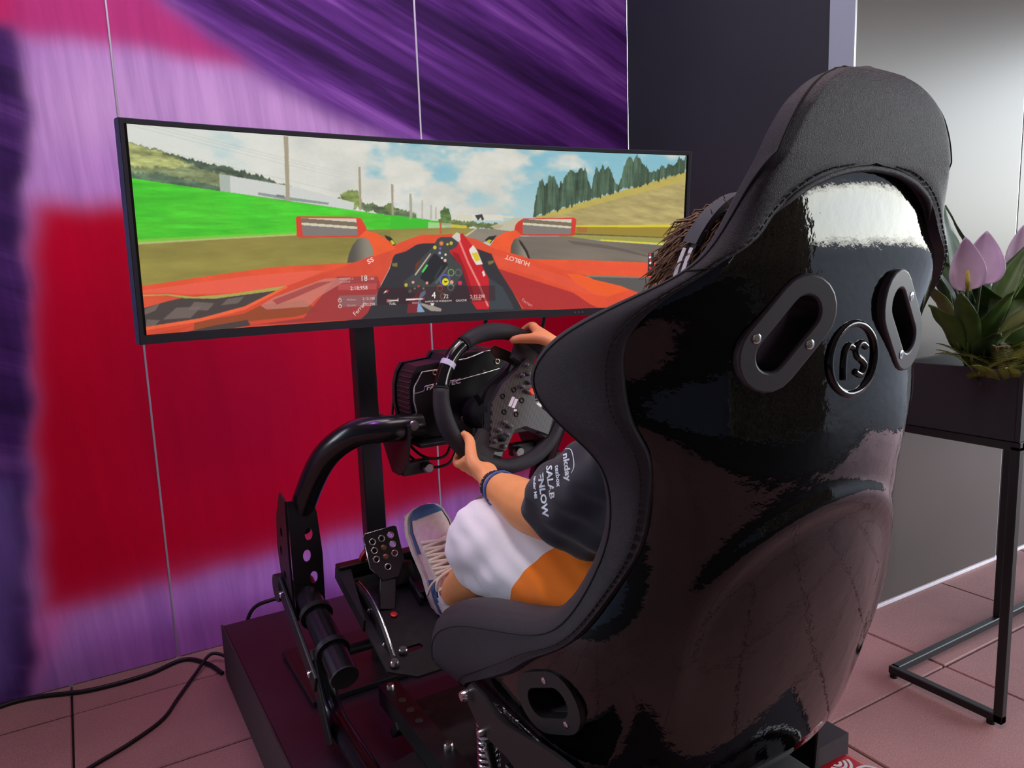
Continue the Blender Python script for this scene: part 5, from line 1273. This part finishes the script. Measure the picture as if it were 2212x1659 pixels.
def sleeve_line(pts, p0):
    nrm = Vector((-.60, -.74, .30)).normalized(); right = Vector((0, 0, 1)).cross(nrm).normalized(); right = -right if right.y > 0 else right; down = nrm.cross(right); down = -down if down.z > 0 else down
    c_, s_ = math.cos(R(8)), math.sin(R(8)); dn = down*c_+right*s_; rt = right*c_-down*s_; P = []
    for q in spline([(x, y, 0) for x, y in pts], 6):
        w_ = Vector(p0)+dn*q.x+rt*q.y; hit = bvh.ray_cast(w_+nrm*.25, -nrm, .6)
        if hit[0] is not None: P.append(hit[0]+nrm*.0008)
    MB().tube(P, .0007, 5).build('sleeve_print', ink, pe, 180)
sleeve_line([(-.006, .004), (-.003, .012), (.010, .0145), (.022, .0140), (.029, .0100)], Vector((.545, .838, .950))+Vector((.777, -.63, 0))*.017)
# shorts
bd = MB()
limb([(.72, .775, .672), (.80, .775, .672)], [.112, .112])
limb([LH+Vector((0, -.01, 0)), LH.lerp(LK, .5)+Vector((-.002, 0, .0)), LK+Vector((0, .0, .0)), LK+Vector((.010, .055, -.045))], [.104, .098, .080, .076], 18)
limb([RH+Vector((0, -.01, 0)), RH.lerp(RK, .5), RK, RK+Vector((-.010, .055, -.045))], [.104, .098, .080, .076], 18)
limb([LH.lerp(LK, .55)+Vector((0, 0, -.03)), LK+Vector((.004, .010, -.050))], [.070, .066], 16)
def folds2(me):
    n_ = len(me.vertices); C = np.empty(n_*3, np.float32); N_ = np.empty(n_*3, np.float32)
    me.vertices.foreach_get('co', C); me.vertex_normals.foreach_get('vector', N_); C = C.reshape(-1, 3); N_ = N_.reshape(-1, 3)
    C = C+N_*(.0022*np.sin((C[:, 2]*.75-C[:, 0]*.66)*95+C[:, 1]*26+2*np.sin(C[:, 1]*17))+.0012*np.sin((C[:, 2]*.6+C[:, 0]*.8)*170-C[:, 1]*40))[:, None]; me.vertices.foreach_set('co', C.reshape(-1).astype(np.float32)); me.update()
def shorts_mat():
    m = mat('shorts_cloth', (206, 200, 212), .75, 0, .25, 0, 20, .15, 500, sheen=.2); nt = m.node_tree; b = nt.nodes['Principled BSDF']
    g = nt.nodes.new('ShaderNodeNewGeometry'); d_ = nt.nodes.new('ShaderNodeVectorMath'); d_.operation = 'DOT_PRODUCT'; d_.inputs[1].default_value = (.0, 1, .70)
    nt.links.new(g.outputs['Position'], d_.inputs[0])
    r = nt.nodes.new('ShaderNodeValToRGB'); r.color_ramp.interpolation = 'CONSTANT'
    mr = nt.nodes.new('ShaderNodeMapRange'); mr.inputs[1].default_value = 1.0; mr.inputs[2].default_value = 2.0; nt.links.new(d_.outputs['Value'], mr.inputs[0]); nt.links.new(mr.outputs[0], r.inputs[0])
    r.color_ramp.elements[0].color = (*lin((244, 122, 4)), 1); r.color_ramp.elements[1].position = .478; r.color_ramp.elements[1].color = (*lin((226, 221, 230)), 1)
    nt.links.new(r.outputs[0], b.inputs['Base Color']); return m
remesh(bd, 'shorts', shorts_mat(), pe, .0065, 7, .5, folds2)
bd = bd2
# wristbands
def wristband(t, w_, m_, name, r=.0285):
    c = EL.lerp(WL, t); d_ = (WL-EL).normalized(); a1 = d_.orthogonal().normalized(); a2 = d_.cross(a1); v = []; f = []; n = 36
    for k in range(n):
        a = 2*math.pi*k/n; rd = a1*math.cos(a)+a2*math.sin(a)
        for (ro, s_) in ((r, -w_), (r+.0022, -w_*.8), (r+.0022, w_*.8), (r, w_)): v.append(c+rd*ro+d_*s_)
    for k in range(n):
        for j in range(3): l = (k+1) % n; f.append((4*k+j, 4*k+j+1, 4*l+j+1, 4*l+j))
    return MB().add(v, f).build(name, m_, pe, 60), c, d_, a1, a2
wbm = mat('black_silicone', (32, 30, 38), .45)
o1, c_, d_, a1, a2 = wristband(.93, .0060, wbm, 'wristband', .0282)
vs, fs = text_verts('MONDAY  RACE  DAY  SINCE  FIRST  LAP ', .0070, .0002, 'LEFT', 0, 2)
mxx = max(x for x, y, z in vs)
MB().add([c_+(a1*math.cos(-x/mxx*6.2)+a2*math.sin(-x/mxx*6.2))*.0309+d_*(y-.0025) for x, y, z in vs], fs).build('band_lettering', ink, o1, 0) if False else None
for k in range(26):
    a = 2*math.pi*k/26; rd = a1*math.cos(a)+a2*math.sin(a); tg = d_.cross(rd)
    MB().box(c_+rd*.0310, (.0035, .0012, .0006), Matrix((d_, tg, rd)).transposed()).build('band_mark', ink, o1, 0) if k % 4 else None
wristband(.82, .0042, mat('blue_band', (70, 104, 176), .4), 'wristband', .0325)
# socks and shoes
cream = mat('shoe_cream', (232, 214, 200), .6, 0, .3, .1, 60); upm = mat('shoe_mesh', (228, 196, 196), .7, 0, .25, .08, 90, .25, 500); blue = mat('shoe_blue', (72, 98, 142), .6, 0, .3, .1, 60); lacem = mat('lace_cream', (238, 224, 196), .7)
def shoe(heel, toe, sgn, label_part=None):
    heel = Vector(heel); toe = Vector(toe); ax = (toe-heel); L = ax.length; ax.normalize()
    upv = Vector((-.12*sgn, -.92, .34)); upv = (upv-ax*upv.dot(ax)).normalized(); lat = ax.cross(upv)
    def q(t, x, y): return heel+ax*(t*L)+lat*x+upv*y
    hw = lambda t: float(np.interp(t, [0, .06, .2, .4, .62, .8, .92, .98, 1], [.024, .036, .040, .038, .044, .045, .037, .025, .008]))
    ht = lambda t: float(np.interp(t, [0, .06, .2, .34, .5, .68, .85, .95, 1], [.060, .072, .076, .074, .066, .052, .042, .032, .014]))
    ts = np.linspace(0, 1, 34)
    def loft(t0, t1, a0, a1, off, y0=.022, m=22, sq=2.6):
        tt = np.linspace(t0, t1, 30); v = []; f = []
        for t in tt:
            for k in range(m+1):
                a = math.pi*(a0+(a1-a0)*k/m); ca, sa = math.cos(a), math.sin(a)
                v.append(q(t, (hw(t)+off)*math.copysign(abs(ca)**(2/sq), ca), y0+(ht(t)-.004+off)*max(sa, 0)**(2/sq)*1.0))
        for i in range(29):
            for k in range(m): f.append((i*(m+1)+k, i*(m+1)+k+1, (i+1)*(m+1)+k+1, (i+1)*(m+1)+k))
        return MB().add(v, f)
    loft(0, 1, 0, 1, 0, .018).build('shoe_upper', upm, pe, 180, True)
    # sole with separate tread lugs
    sl = MB(); v = []; f = []
    out = [(t, hw(t)+.005) for t in ts]; ring = [(t, w_) for t, w_ in out]+[(t, -w_) for t, w_ in out[::-1]]
    n = len(ring)
    for y, e in ((.0, -.003), (.006, .001), (.020, .002), (.027, -.002)):
        for t, x in ring: v.append(q(t, x+math.copysign(e, x), y))
    for j in range(3):
        for k in range(n): l = (k+1) % n; f.append((j*n+k, j*n+l, (j+1)*n+l, (j+1)*n+k))
    f += [tuple(range(n))[::-1], tuple(3*n+k for k in range(n))]
    sl.add(v, f).build('shoe_sole', cream, pe, 50)
    for k in range(9):
        t = .05+.11*k
        for s2 in (-1, 1): MB().box(q(t, s2*(hw(t)-.004), -.0035), (.020, .019, .010), Matrix((lat, ax, upv)).transposed(), .003, 1).build('sole_lug', cream, pe)
    loft(.90, 1.0, .0, 1, .0022, .018).build('toe_cap', blue, pe, 180, True)
    loft(.60, .97, .0, .12, .0022, .018, 6).build('side_panel', blue, pe, 180, True); loft(.60, .97, .88, 1, .0022, .018, 6).build('side_panel', blue, pe, 180, True)
    loft(.02, .36, .0, .16, .0024, .018, 6).build('heel_panel', blue, pe, 180, True); loft(.02, .36, .84, 1, .0024, .018, 6).build('heel_panel', blue, pe, 180, True)
    loft(.0, .16, .06, .94, .0030, .030).build('heel_counter', cream, pe, 180, True)
    loft(.34, .66, .20, .34, .0030, .018, 6).build('eyestay', cream, pe, 180, True); loft(.34, .66, .66, .80, .0030, .018, 6).build('eyestay', cream, pe, 180, True)
    loft(.26, .44, .36, .64, .0060, .018, 8).build('tongue', upm, pe, 180, True)
    def top(t, u, off=.006):   # u -1..1 across the lacing
        a = math.pi*(.5-.24*u); ca, sa = math.cos(a), math.sin(a); return q(t, (hw(t)+off)*math.copysign(abs(ca)**(2/2.6), ca), .018+(ht(t)-.004+off)*sa**(2/2.6))
    for k in range(5):
        t = .40+.060*k
        for s2 in (1, -1): MB().tube(spline([top(t, -s2), top(t+.02, 0, .009), top(t+.05, s2)], 5), .0042, 6).build('lace', lacem, pe, 180)
    for s2 in (1, -1):
        MB().tube(spline([top(.40, 0, .010), top(.36, .7*s2, .020), top(.27, 1.0*s2, .016), top(.30, .4*s2, .016), top(.40, 0, .010)], 6), .0038, 6).build('lace', lacem, pe, 180)
        MB().tube(spline([top(.40, 0, .010), top(.34, 1.2*s2, .014), top(.24, 2.0*s2, .012)], 6), .0024, 6).build('lace', lacem, pe, 180)
    return q
qL = shoe((.686, 1.472, .434), (.658, 1.566, .665), 1)
qR = shoe((.842, 1.505, .432), (.858, 1.592, .655), -1)
sock = mat('sock_white', (226, 216, 226), .85, 0, .2, .05, 60, .3, 300)
for a_, k_, q_ in ((LA, LK, qL), (RA, RK, qR)):
    d_ = (k_-a_).normalized(); s_ = MB().tube(spline([q_(.22, 0, .03), q_(.20, 0, .065), a_+d_*.012, a_+d_*.030], 6), [.036]*6+[.036]*6+[.0355]*6+[.0365], 18).build('sock', sock, pe, 60)
    a1 = d_.orthogonal().normalized(); a2 = d_.cross(a1)
    MB().tube([a_+d_*.018+(a1*math.cos(t)+a2*math.sin(t))*.0368 for t in np.linspace(2.0, 5.4, 14)], .0022, 6).build('sock_stripe', mat('sock_ink', (20, 20, 24), .7), s_, 180)
# headphones
hp = thing('headphones', 'dark grey headphones with two white bars over brown hair, beside the seat wing', 'headphones', HD+Vector((0, 0, .1)))
hg = mat('headphone_grey', (74, 76, 82), .55, 0, .4, 0, 20)
def hpt(a, r=.0, z=0.0): # arc over the head from ear to ear
    return HD+Vector(((.093+r)*math.cos(a), -.012-.028*math.sin(a), .004+(.123+r)*math.sin(a)))
P_ = [hpt(a) for a in np.linspace(.18, math.pi-.18, 36)]
MB().tube(P_, [(.0045, .0125)]*36, 12, True, False, None, ).build('headband', hg, hp, 60) if False else None
def ribbon(pts, w_, t_, m_, name, parent, side):
    v = []; f = []; n = len(pts)
    for i, p in enumerate(pts):
        t = (pts[min(i+1, n-1)]-pts[max(i-1, 0)]).normalized(); s_ = Vector(side); s_ = (s_-t*s_.dot(t)).normalized(); n_ = t.cross(s_)
        for a, b_ in ((-1, -1), (1, -1), (1, 1), (-1, 1)): v.append(p+s_*w_*a+n_*t_*b_)
    for i in range(n-1):
        for k in range(4): l = (k+1) % 4; f.append((4*i+k, 4*i+l, 4*i+4+l, 4*i+4+k))
    f += [(3, 2, 1, 0), tuple(4*n-4+k for k in range(4))]
    return MB().add(v, f).build(name, m_, parent, 40)
ribbon([hpt(a) for a in np.linspace(.55, math.pi-.55, 30)], .0125, .0038, hg, 'headband', hp, (0, 1, 0))
for s2 in (0, 1):
    aa = lambda a: a if not s2 else math.pi-a
    ribbon([hpt(aa(a), -.002) for a in np.linspace(.12, .60, 12)], .0105, .0022, mat('slider_dark', (44, 46, 52), .4), 'slider', hp, (0, 1, 0))
    for dy in (-.0058, .0058): ribbon([hpt(aa(a), .0008)+Vector((0, dy, 0)) for a in np.linspace(.17, .50, 10)], .0032, .0010, mat('stripe_white', (222, 214, 226), .5), 'white_stripe', hp, (0, 1, 0))
    sx = 1 if not s2 else -1; c = HD+Vector((sx*.090, -.010, -.022))
    MB().tube([c+Vector((sx*d, 0, 0)) for d in (-.012, -.006, .006, .014, .018)], [.030, .036, .037, .033, .022], 28).build('ear_cup', hg, hp, 60)
# ------------------------------------------------------------------ planter on its stand
sd = thing('plant_stand', 'tall thin black metal frame stand under the planter', 'stand', (2.3, 1.06, 0))
sbm = mat('stand_black', (22, 21, 23), .45, 0, .5, 0, 20)
def sbar(a, b, nm): MB().bar(a, b, .022, .022, (0, 0, 1) if abs(a[2]-b[2]) < .1 else (0, 1, 0)).build(nm, sbm, sd)
x0, x1, y0, y1, zt = 1.934, 2.92, .920, 1.205, .732
for z, nm in ((.024, 'base_bar'), (zt, 'top_bar')):
    sbar((x0, y0-.011, z), (x0, y1+.011, z), nm); sbar((x1, y0-.011, z), (x1, y1+.011, z), nm)
    sbar((x0, y1, z), (x1, y1, z), nm)
    if z > .5: sbar((x0, y0, z), (x1, y0, z), nm)
sbar((x0, y0, .013), (x0, y0, zt), 'post'); sbar((2.482, y1, .035), (2.482, y1, zt), 'post'); sbar((x1, y0, .013), (x1, y0, zt), 'post')
for p in ((x0, y1), (x0+.0, y0+.02), (x1, y1), (x1, y0)): MB().cyl((p[0], p[1], 0), (p[0], p[1], .014), .010, None, 12).build('foot', rubber, sd)
pl_ = thing('planter_box', 'long black planter box standing on the thin metal frame', 'planter', (2.4, 1.06, .744))
pbm = mat('planter_black', (40, 40, 44), .55, 0, .4, .06, 8)
b = MB()
for c, sz in (((2.42, .915, .829), (1.0, .012, .170)), ((2.42, 1.212, .829), (1.0, .012, .170)), ((1.926, 1.0635, .829), (.012, .285, .170)), ((2.914, 1.0635, .829), (.012, .285, .170))):
    MB().box(c, sz, None, .0015, 1).build('box_side', pbm, pl_)
MB().box((2.42, 1.0635, .752), (.97, .284, .012)).build('box_floor', pbm, pl_)
MB().box((2.42, 1.0635, .868), (.974, .284, .012)).build('soil', mat('soil', (38, 30, 26), .95, 0, .1, .5, 60, 1, 120), pl_)

def leafmat(name, c0, c1):
    m = bpy.data.materials.new(name); m.use_nodes = True; nt = m.node_tree; b = nt.nodes['Principled BSDF']
    g = nt.nodes.new('ShaderNodeTexCoord'); n = nt.nodes.new('ShaderNodeTexNoise'); n.inputs['Scale'].default_value = 14; nt.links.new(g.outputs['Object'], n.inputs['Vector'])
    r = nt.nodes.new('ShaderNodeValToRGB'); r.color_ramp.elements[0].position = .35; r.color_ramp.elements[0].color = (*lin(c0), 1); r.color_ramp.elements[1].position = .65; r.color_ramp.elements[1].color = (*lin(c1), 1)
    nt.links.new(n.outputs['Fac'], r.inputs[0]); nt.links.new(r.outputs[0], b.inputs['Base Color']); b.inputs['Roughness'].default_value = .42
    b.inputs['Transmission Weight'].default_value = 0
    tl = nt.nodes.new('ShaderNodeBsdfTranslucent'); nt.links.new(r.outputs[0], tl.inputs[0]); ms = nt.nodes.new('ShaderNodeMixShader'); ms.inputs[0].default_value = .25
    nt.links.new(b.outputs[0], ms.inputs[1]); nt.links.new(tl.outputs[0], ms.inputs[2]); nt.links.new(ms.outputs[0], nt.nodes['Material Output'].inputs[0]); return m
lf_mats = [leafmat('leaf_green', (66, 100, 44), (98, 132, 62)), leafmat('leaf_dark', (56, 78, 52), (78, 104, 66)), leafmat('leaf_olive', (112, 124, 72), (136, 146, 92))]
lilac = leafmat('spathe_lilac', (222, 196, 226), (238, 216, 238)); stemm = mat('stem_green', (58, 74, 44), .5, 0, .4, .2, 30); spad = mat('spadix_yellow', (186, 170, 84), .7, 0, .3, .3, 90, .6, 300)
def leaf(base, az, el, length, width, droop, m_, parent, name='leaf', stem=.5, roll=0.0, cup=.25):
    length *= 1.32; width *= 1.02
    base = Vector(base); a = R(az); out = Vector((math.cos(a), math.sin(a), 0)); side = Vector((-math.sin(a), math.cos(a), 0))
    if roll: side = side*math.cos(R(roll))+Vector((0, 0, 1))*math.sin(R(roll))
    n = 16; ang = R(el); p = base.copy(); P = [p.copy()]; A = [ang]; st_len = length*stem
    tot = length+st_len
    for i in range(n):
        k = i/n; an = ang-R(droop)*max(0, k-.35)*1.5
        p = p+(out*math.cos(an)+Vector((0, 0, 1))*math.sin(an))*(tot/n); P.append(p.copy()); A.append(an)
    b = MB(); i0 = int(n*st_len/tot); b.tube(P[:i0+3], .0030, 6)
    v = []; f = []; m = n-i0
    for i in range(i0, n+1):
        t = (i-i0)/m; w_ = width*.5*(math.sin(math.pi*min(1, t**.72))**.85 if 0 < t < 1 else .02); an = A[i]
        nrm = -out*math.sin(an)+Vector((0, 0, 1))*math.cos(an)
        for u in (-1, -.6, -.25, 0, .25, .6, 1):
            v.append(P[i]+side*(w_*u)+nrm*(abs(u)*w_*cup+.004*math.sin(t*11+u*3)*abs(u)))
    for i in range(m):
        for k in range(6): f.append((7*i+k, 7*i+k+1, 7*i+8+k, 7*i+7+k))
    nb_ = len(b.v); b.add(v, f)
    o = b.build(name, m_, parent, 180, False); md = o.modifiers.new('t', 'SOLIDIFY'); md.thickness = .0012
    return o
def spathe(base, top, width, face, parent, lean=0.0):
    base = Vector(base); top = Vector(top); ax = (top-base); H = .135; ax.normalize(); foot = top-ax*H
    MB().tube(spline([base, base.lerp(foot, .5)+Vector((.006, .004, 0)), foot], 6), .0035, 8).build('flower_stem', stemm, parent, 180)
    f_ = Vector(face).normalized(); f_ = (f_-ax*f_.dot(ax)).normalized(); s_ = ax.cross(f_); v = []; F = []; n = 16; m = 8
    for i in range(n+1):
        t = i/n; w_ = width*.5*(math.sin(math.pi*t**.62)**.8 if 0 < t < 1 else .03)
        for k in range(m+1):
            u = -1+2*k/m; v.append(foot+ax*(H*t)+s_*(w_*u)+f_*(w_*.55*u*u-.010*math.sin(math.pi*t)+.018*t*t*0))
    for i in range(n):
        for k in range(m): F.append((i*(m+1)+k, i*(m+1)+k+1, (i+1)*(m+1)+k+1, (i+1)*(m+1)+k))
    o = MB().add(v, F).build('spathe', lilac, parent, 180, False); md = o.modifiers.new('t', 'SOLIDIFY'); md.thickness = .0012
    MB().tube([foot+ax*(H*t)-f_*.006-f_*.010*math.sin(math.pi*t) for t in (.02, .3, .6, .97)], [.0022, .0016, .0012, .0006], 6).build('midrib', spad, o, 180)
    MB().tube([foot+f_*.012+ax*.004, foot+f_*.012+ax*.03, foot+f_*.011+ax*.055], [.0055, .006, .003], 10).build('spadix', spad, parent, 180)
toc = (-.72, -.66, .1)
lily = thing('peace_lily', 'peace lily with two lilac flowers at the left end of the planter', 'plant', (1.99, 1.08, .874))
B0 = (1.995, 1.075, .87)
for az, el, L, w_, dr, mi, st_, ro in ((155, 66, .15, .060, 30, 2, .75, 0), (175, 58, .13, .055, 35, 0, .6, 20), (140, 72, .17, .060, 25, 1, .70, 0), (200, 64, .16, .062, 45, 0, .45, -20), (110, 76, .18, .060, 20, 1, .55, 0),
        (-10, 66, .20, .075, 20, 0, .55, 50), (-25, 58, .20, .080, 30, 0, .35, 55), (-70, 62, .16, .070, 30, 2, .30, 30), (-95, 58, .12, .066, 35, 2, .45, 0), (60, 72, .20, .070, 30, 1, .45, 0),
        (-45, 46, .18, .075, 35, 0, .35, 60), (225, 52, .12, .055, 45, 1, .35, 0), (-120, 66, .15, .066, 30, 0, .4, 10), (20, 60, .20, .075, 30, 1, .5, 40), (90, 80, .20, .066, 8, 1, .85, 0)):
    leaf(Vector(B0)+Vector((rnd.uniform(-.012, .012), rnd.uniform(-.012, .012), 0)), az, el, L, w_, dr, lf_mats[mi], lily, 'leaf', st_, ro)
spathe(B0, (1.918, 1.06, 1.232), .082, toc, lily); spathe(B0, (2.012, 1.06, 1.246), .094, (-.80, -.6, .15), lily)
lily2 = thing('peace_lily', 'second peace lily with a pink flower cut by the right edge of the photo', 'plant', (2.24, 1.10, .874))
B1 = (2.24, 1.10, .87)
for az, el, L, w_, dr, mi, st_, ro in ((150, 62, .20, .07, 30, 1, .6, 0), (185, 55, .20, .075, 35, 0, .4, 0), (215, 58, .18, .07, 30, 0, .4, 20), (-60, 60, .2, .075, 30, 1, .4, 0), (30, 65, .2, .07, 30, 0, .5, 0), (90, 70, .2, .07, 30, 1, .5, 0), (-100, 62, .18, .07, 35, 2, .4, 0), (130, 72, .19, .055, 12, 1, .95, 0)):
    leaf(B1, az, el, L, w_, dr, lf_mats[mi], lily2, 'leaf', st_, ro)
spathe(B1, (2.27, 1.10, 1.262), .08, toc, lily2)
fm = leafmat('fern_green', (84, 92, 34), (122, 124, 52))
def fern(name, label, base, n, L0, seed):
    t_ = thing(name, label, 'plant', base); rr_ = random.Random(seed)
    for k in range(n):
        az = rr_.uniform(0, 360); a = R(az); out = Vector((math.cos(a), math.sin(a), 0)); el = R(rr_.uniform(42, 82)); L = L0*rr_.uniform(.7, 1.15); p = Vector(base)+Vector((rr_.uniform(-.07, .07), rr_.uniform(-.05, .05), 0)); pts = [p.copy()]; N = 16; b = MB()
        for i in range(N):
            an = el-1.15*(i/N)**1.6; d = (out*math.cos(an)+Vector((0, 0, 1))*math.sin(an)); p = p+d*(L/N); pts.append(p.copy())
        b.tube(pts, [.0012]*N+[.0005], 4); side = Vector((-out.y, out.x, 0))
        for i in range(2, N):
            t = i/N; w_ = L*.22*math.sin(math.pi*min(1, t*.85+.12))
            for j in (0, .5):
                q = pts[i].lerp(pts[min(i+1, N)], j); d = (pts[min(i+1, N)]-pts[i-1]).normalized()
                for s_ in (-1, 1):
                    tip = q+side*s_*w_+d*w_*.45-Vector((0, 0, w_*.2)); e = d*.0013
                    b.add([q-e, q+e, q.lerp(tip, .6)+e*.9+Vector((0, 0, .001)), tip, q.lerp(tip, .6)-e*.9], [(0, 1, 2, 3, 4)])
        b.build('frond', fm, t_, 0, False)
    return t_
fern('fern', 'yellow green fern spilling at the front of the planter box', (1.985, .985, .872), 34, .135, 5)
fern('fern', 'small green fern behind the front fern at the frame edge', (2.12, 1.02, .872), 34, .16, 9)
dry = MB(); 
for p0, p1 in (((1.945, .99, .965), (2.03, .975, .95)), ((1.955, .99, .955), (1.93, .99, .97)), ((1.985, .98, .945), (1.975, .978, .965))): dry.tube(spline([p0, Vector(p0).lerp(Vector(p1), .5)+Vector((0, 0, .006)), p1], 4), .0018, 5)
dry.tube([(1.965, .99, .872), (1.96, .99, .962)], .0018, 5)
tag(dry.build('dry_twig', mat('twig_brown', (150, 116, 88), .8), None, 180), 'dry brown twig among the fern fronds', 'twig')

# ------------------------------------------------------------------ red cover with white rings behind the seat
rc = thing('patterned_cover', 'glossy red cover with white concentric rings behind the seat', 'cover', (1.13, .79, .2135))
redm = mat('gloss_red', (176, 24, 34), .18, 0, .6, .1, 30, coat=.6)
MB().box((1.13, .772, .247), (.115, .115, .066), None, .022, 4).build('cover_body', redm, rc, 60)
whm = mat('ring_white', (226, 216, 216), .4)
def ringarc(c, r, w_, a0, a1, parent, nm):
    v = []; f = []; n = 20
    for k in range(n+1):
        a = R(a0+(a1-a0)*k/n)
        for rr2 in (r-w_, r+w_): v.append((c[0]+rr2*math.cos(a), c[1]+rr2*math.sin(a), .2806+0*rr2))
        for rr2 in (r+w_, r-w_): v.append((c[0]+rr2*math.cos(a), c[1]+rr2*math.sin(a), .2792))
    v = [p for p in v]
    for k in range(n):
        for j in range(4): l = (j+1) % 4; f.append((4*k+j, 4*k+l, 4*k+4+l, 4*k+4+j))
    MB().add(v, f).build(nm, parent, rc, 0)
for c, a0, a1, rs in (((1.108, .748), 0, 360, (.008, .017)), ((1.152, .752), 0, 360, (.008, .017)), ((1.130, .808), 190, 350, (.008, .017, .026)), ((1.108, .748), 40, 170, (.025,)), ((1.152, .752), -10, 110, (.025,))):
    for r in rs: ringarc(c, r, .0027, a0, a1, whm, 'white_ring')
for x, y in ((1.066, .79), (1.195, .775)): MB().tube([(x+.006*math.cos(t), y+.006*math.sin(t), .262) for t in np.linspace(0, 6.283, 17)[:-1]], .0016, 6, False, True).build('wire_loop', steel, rc, 180)
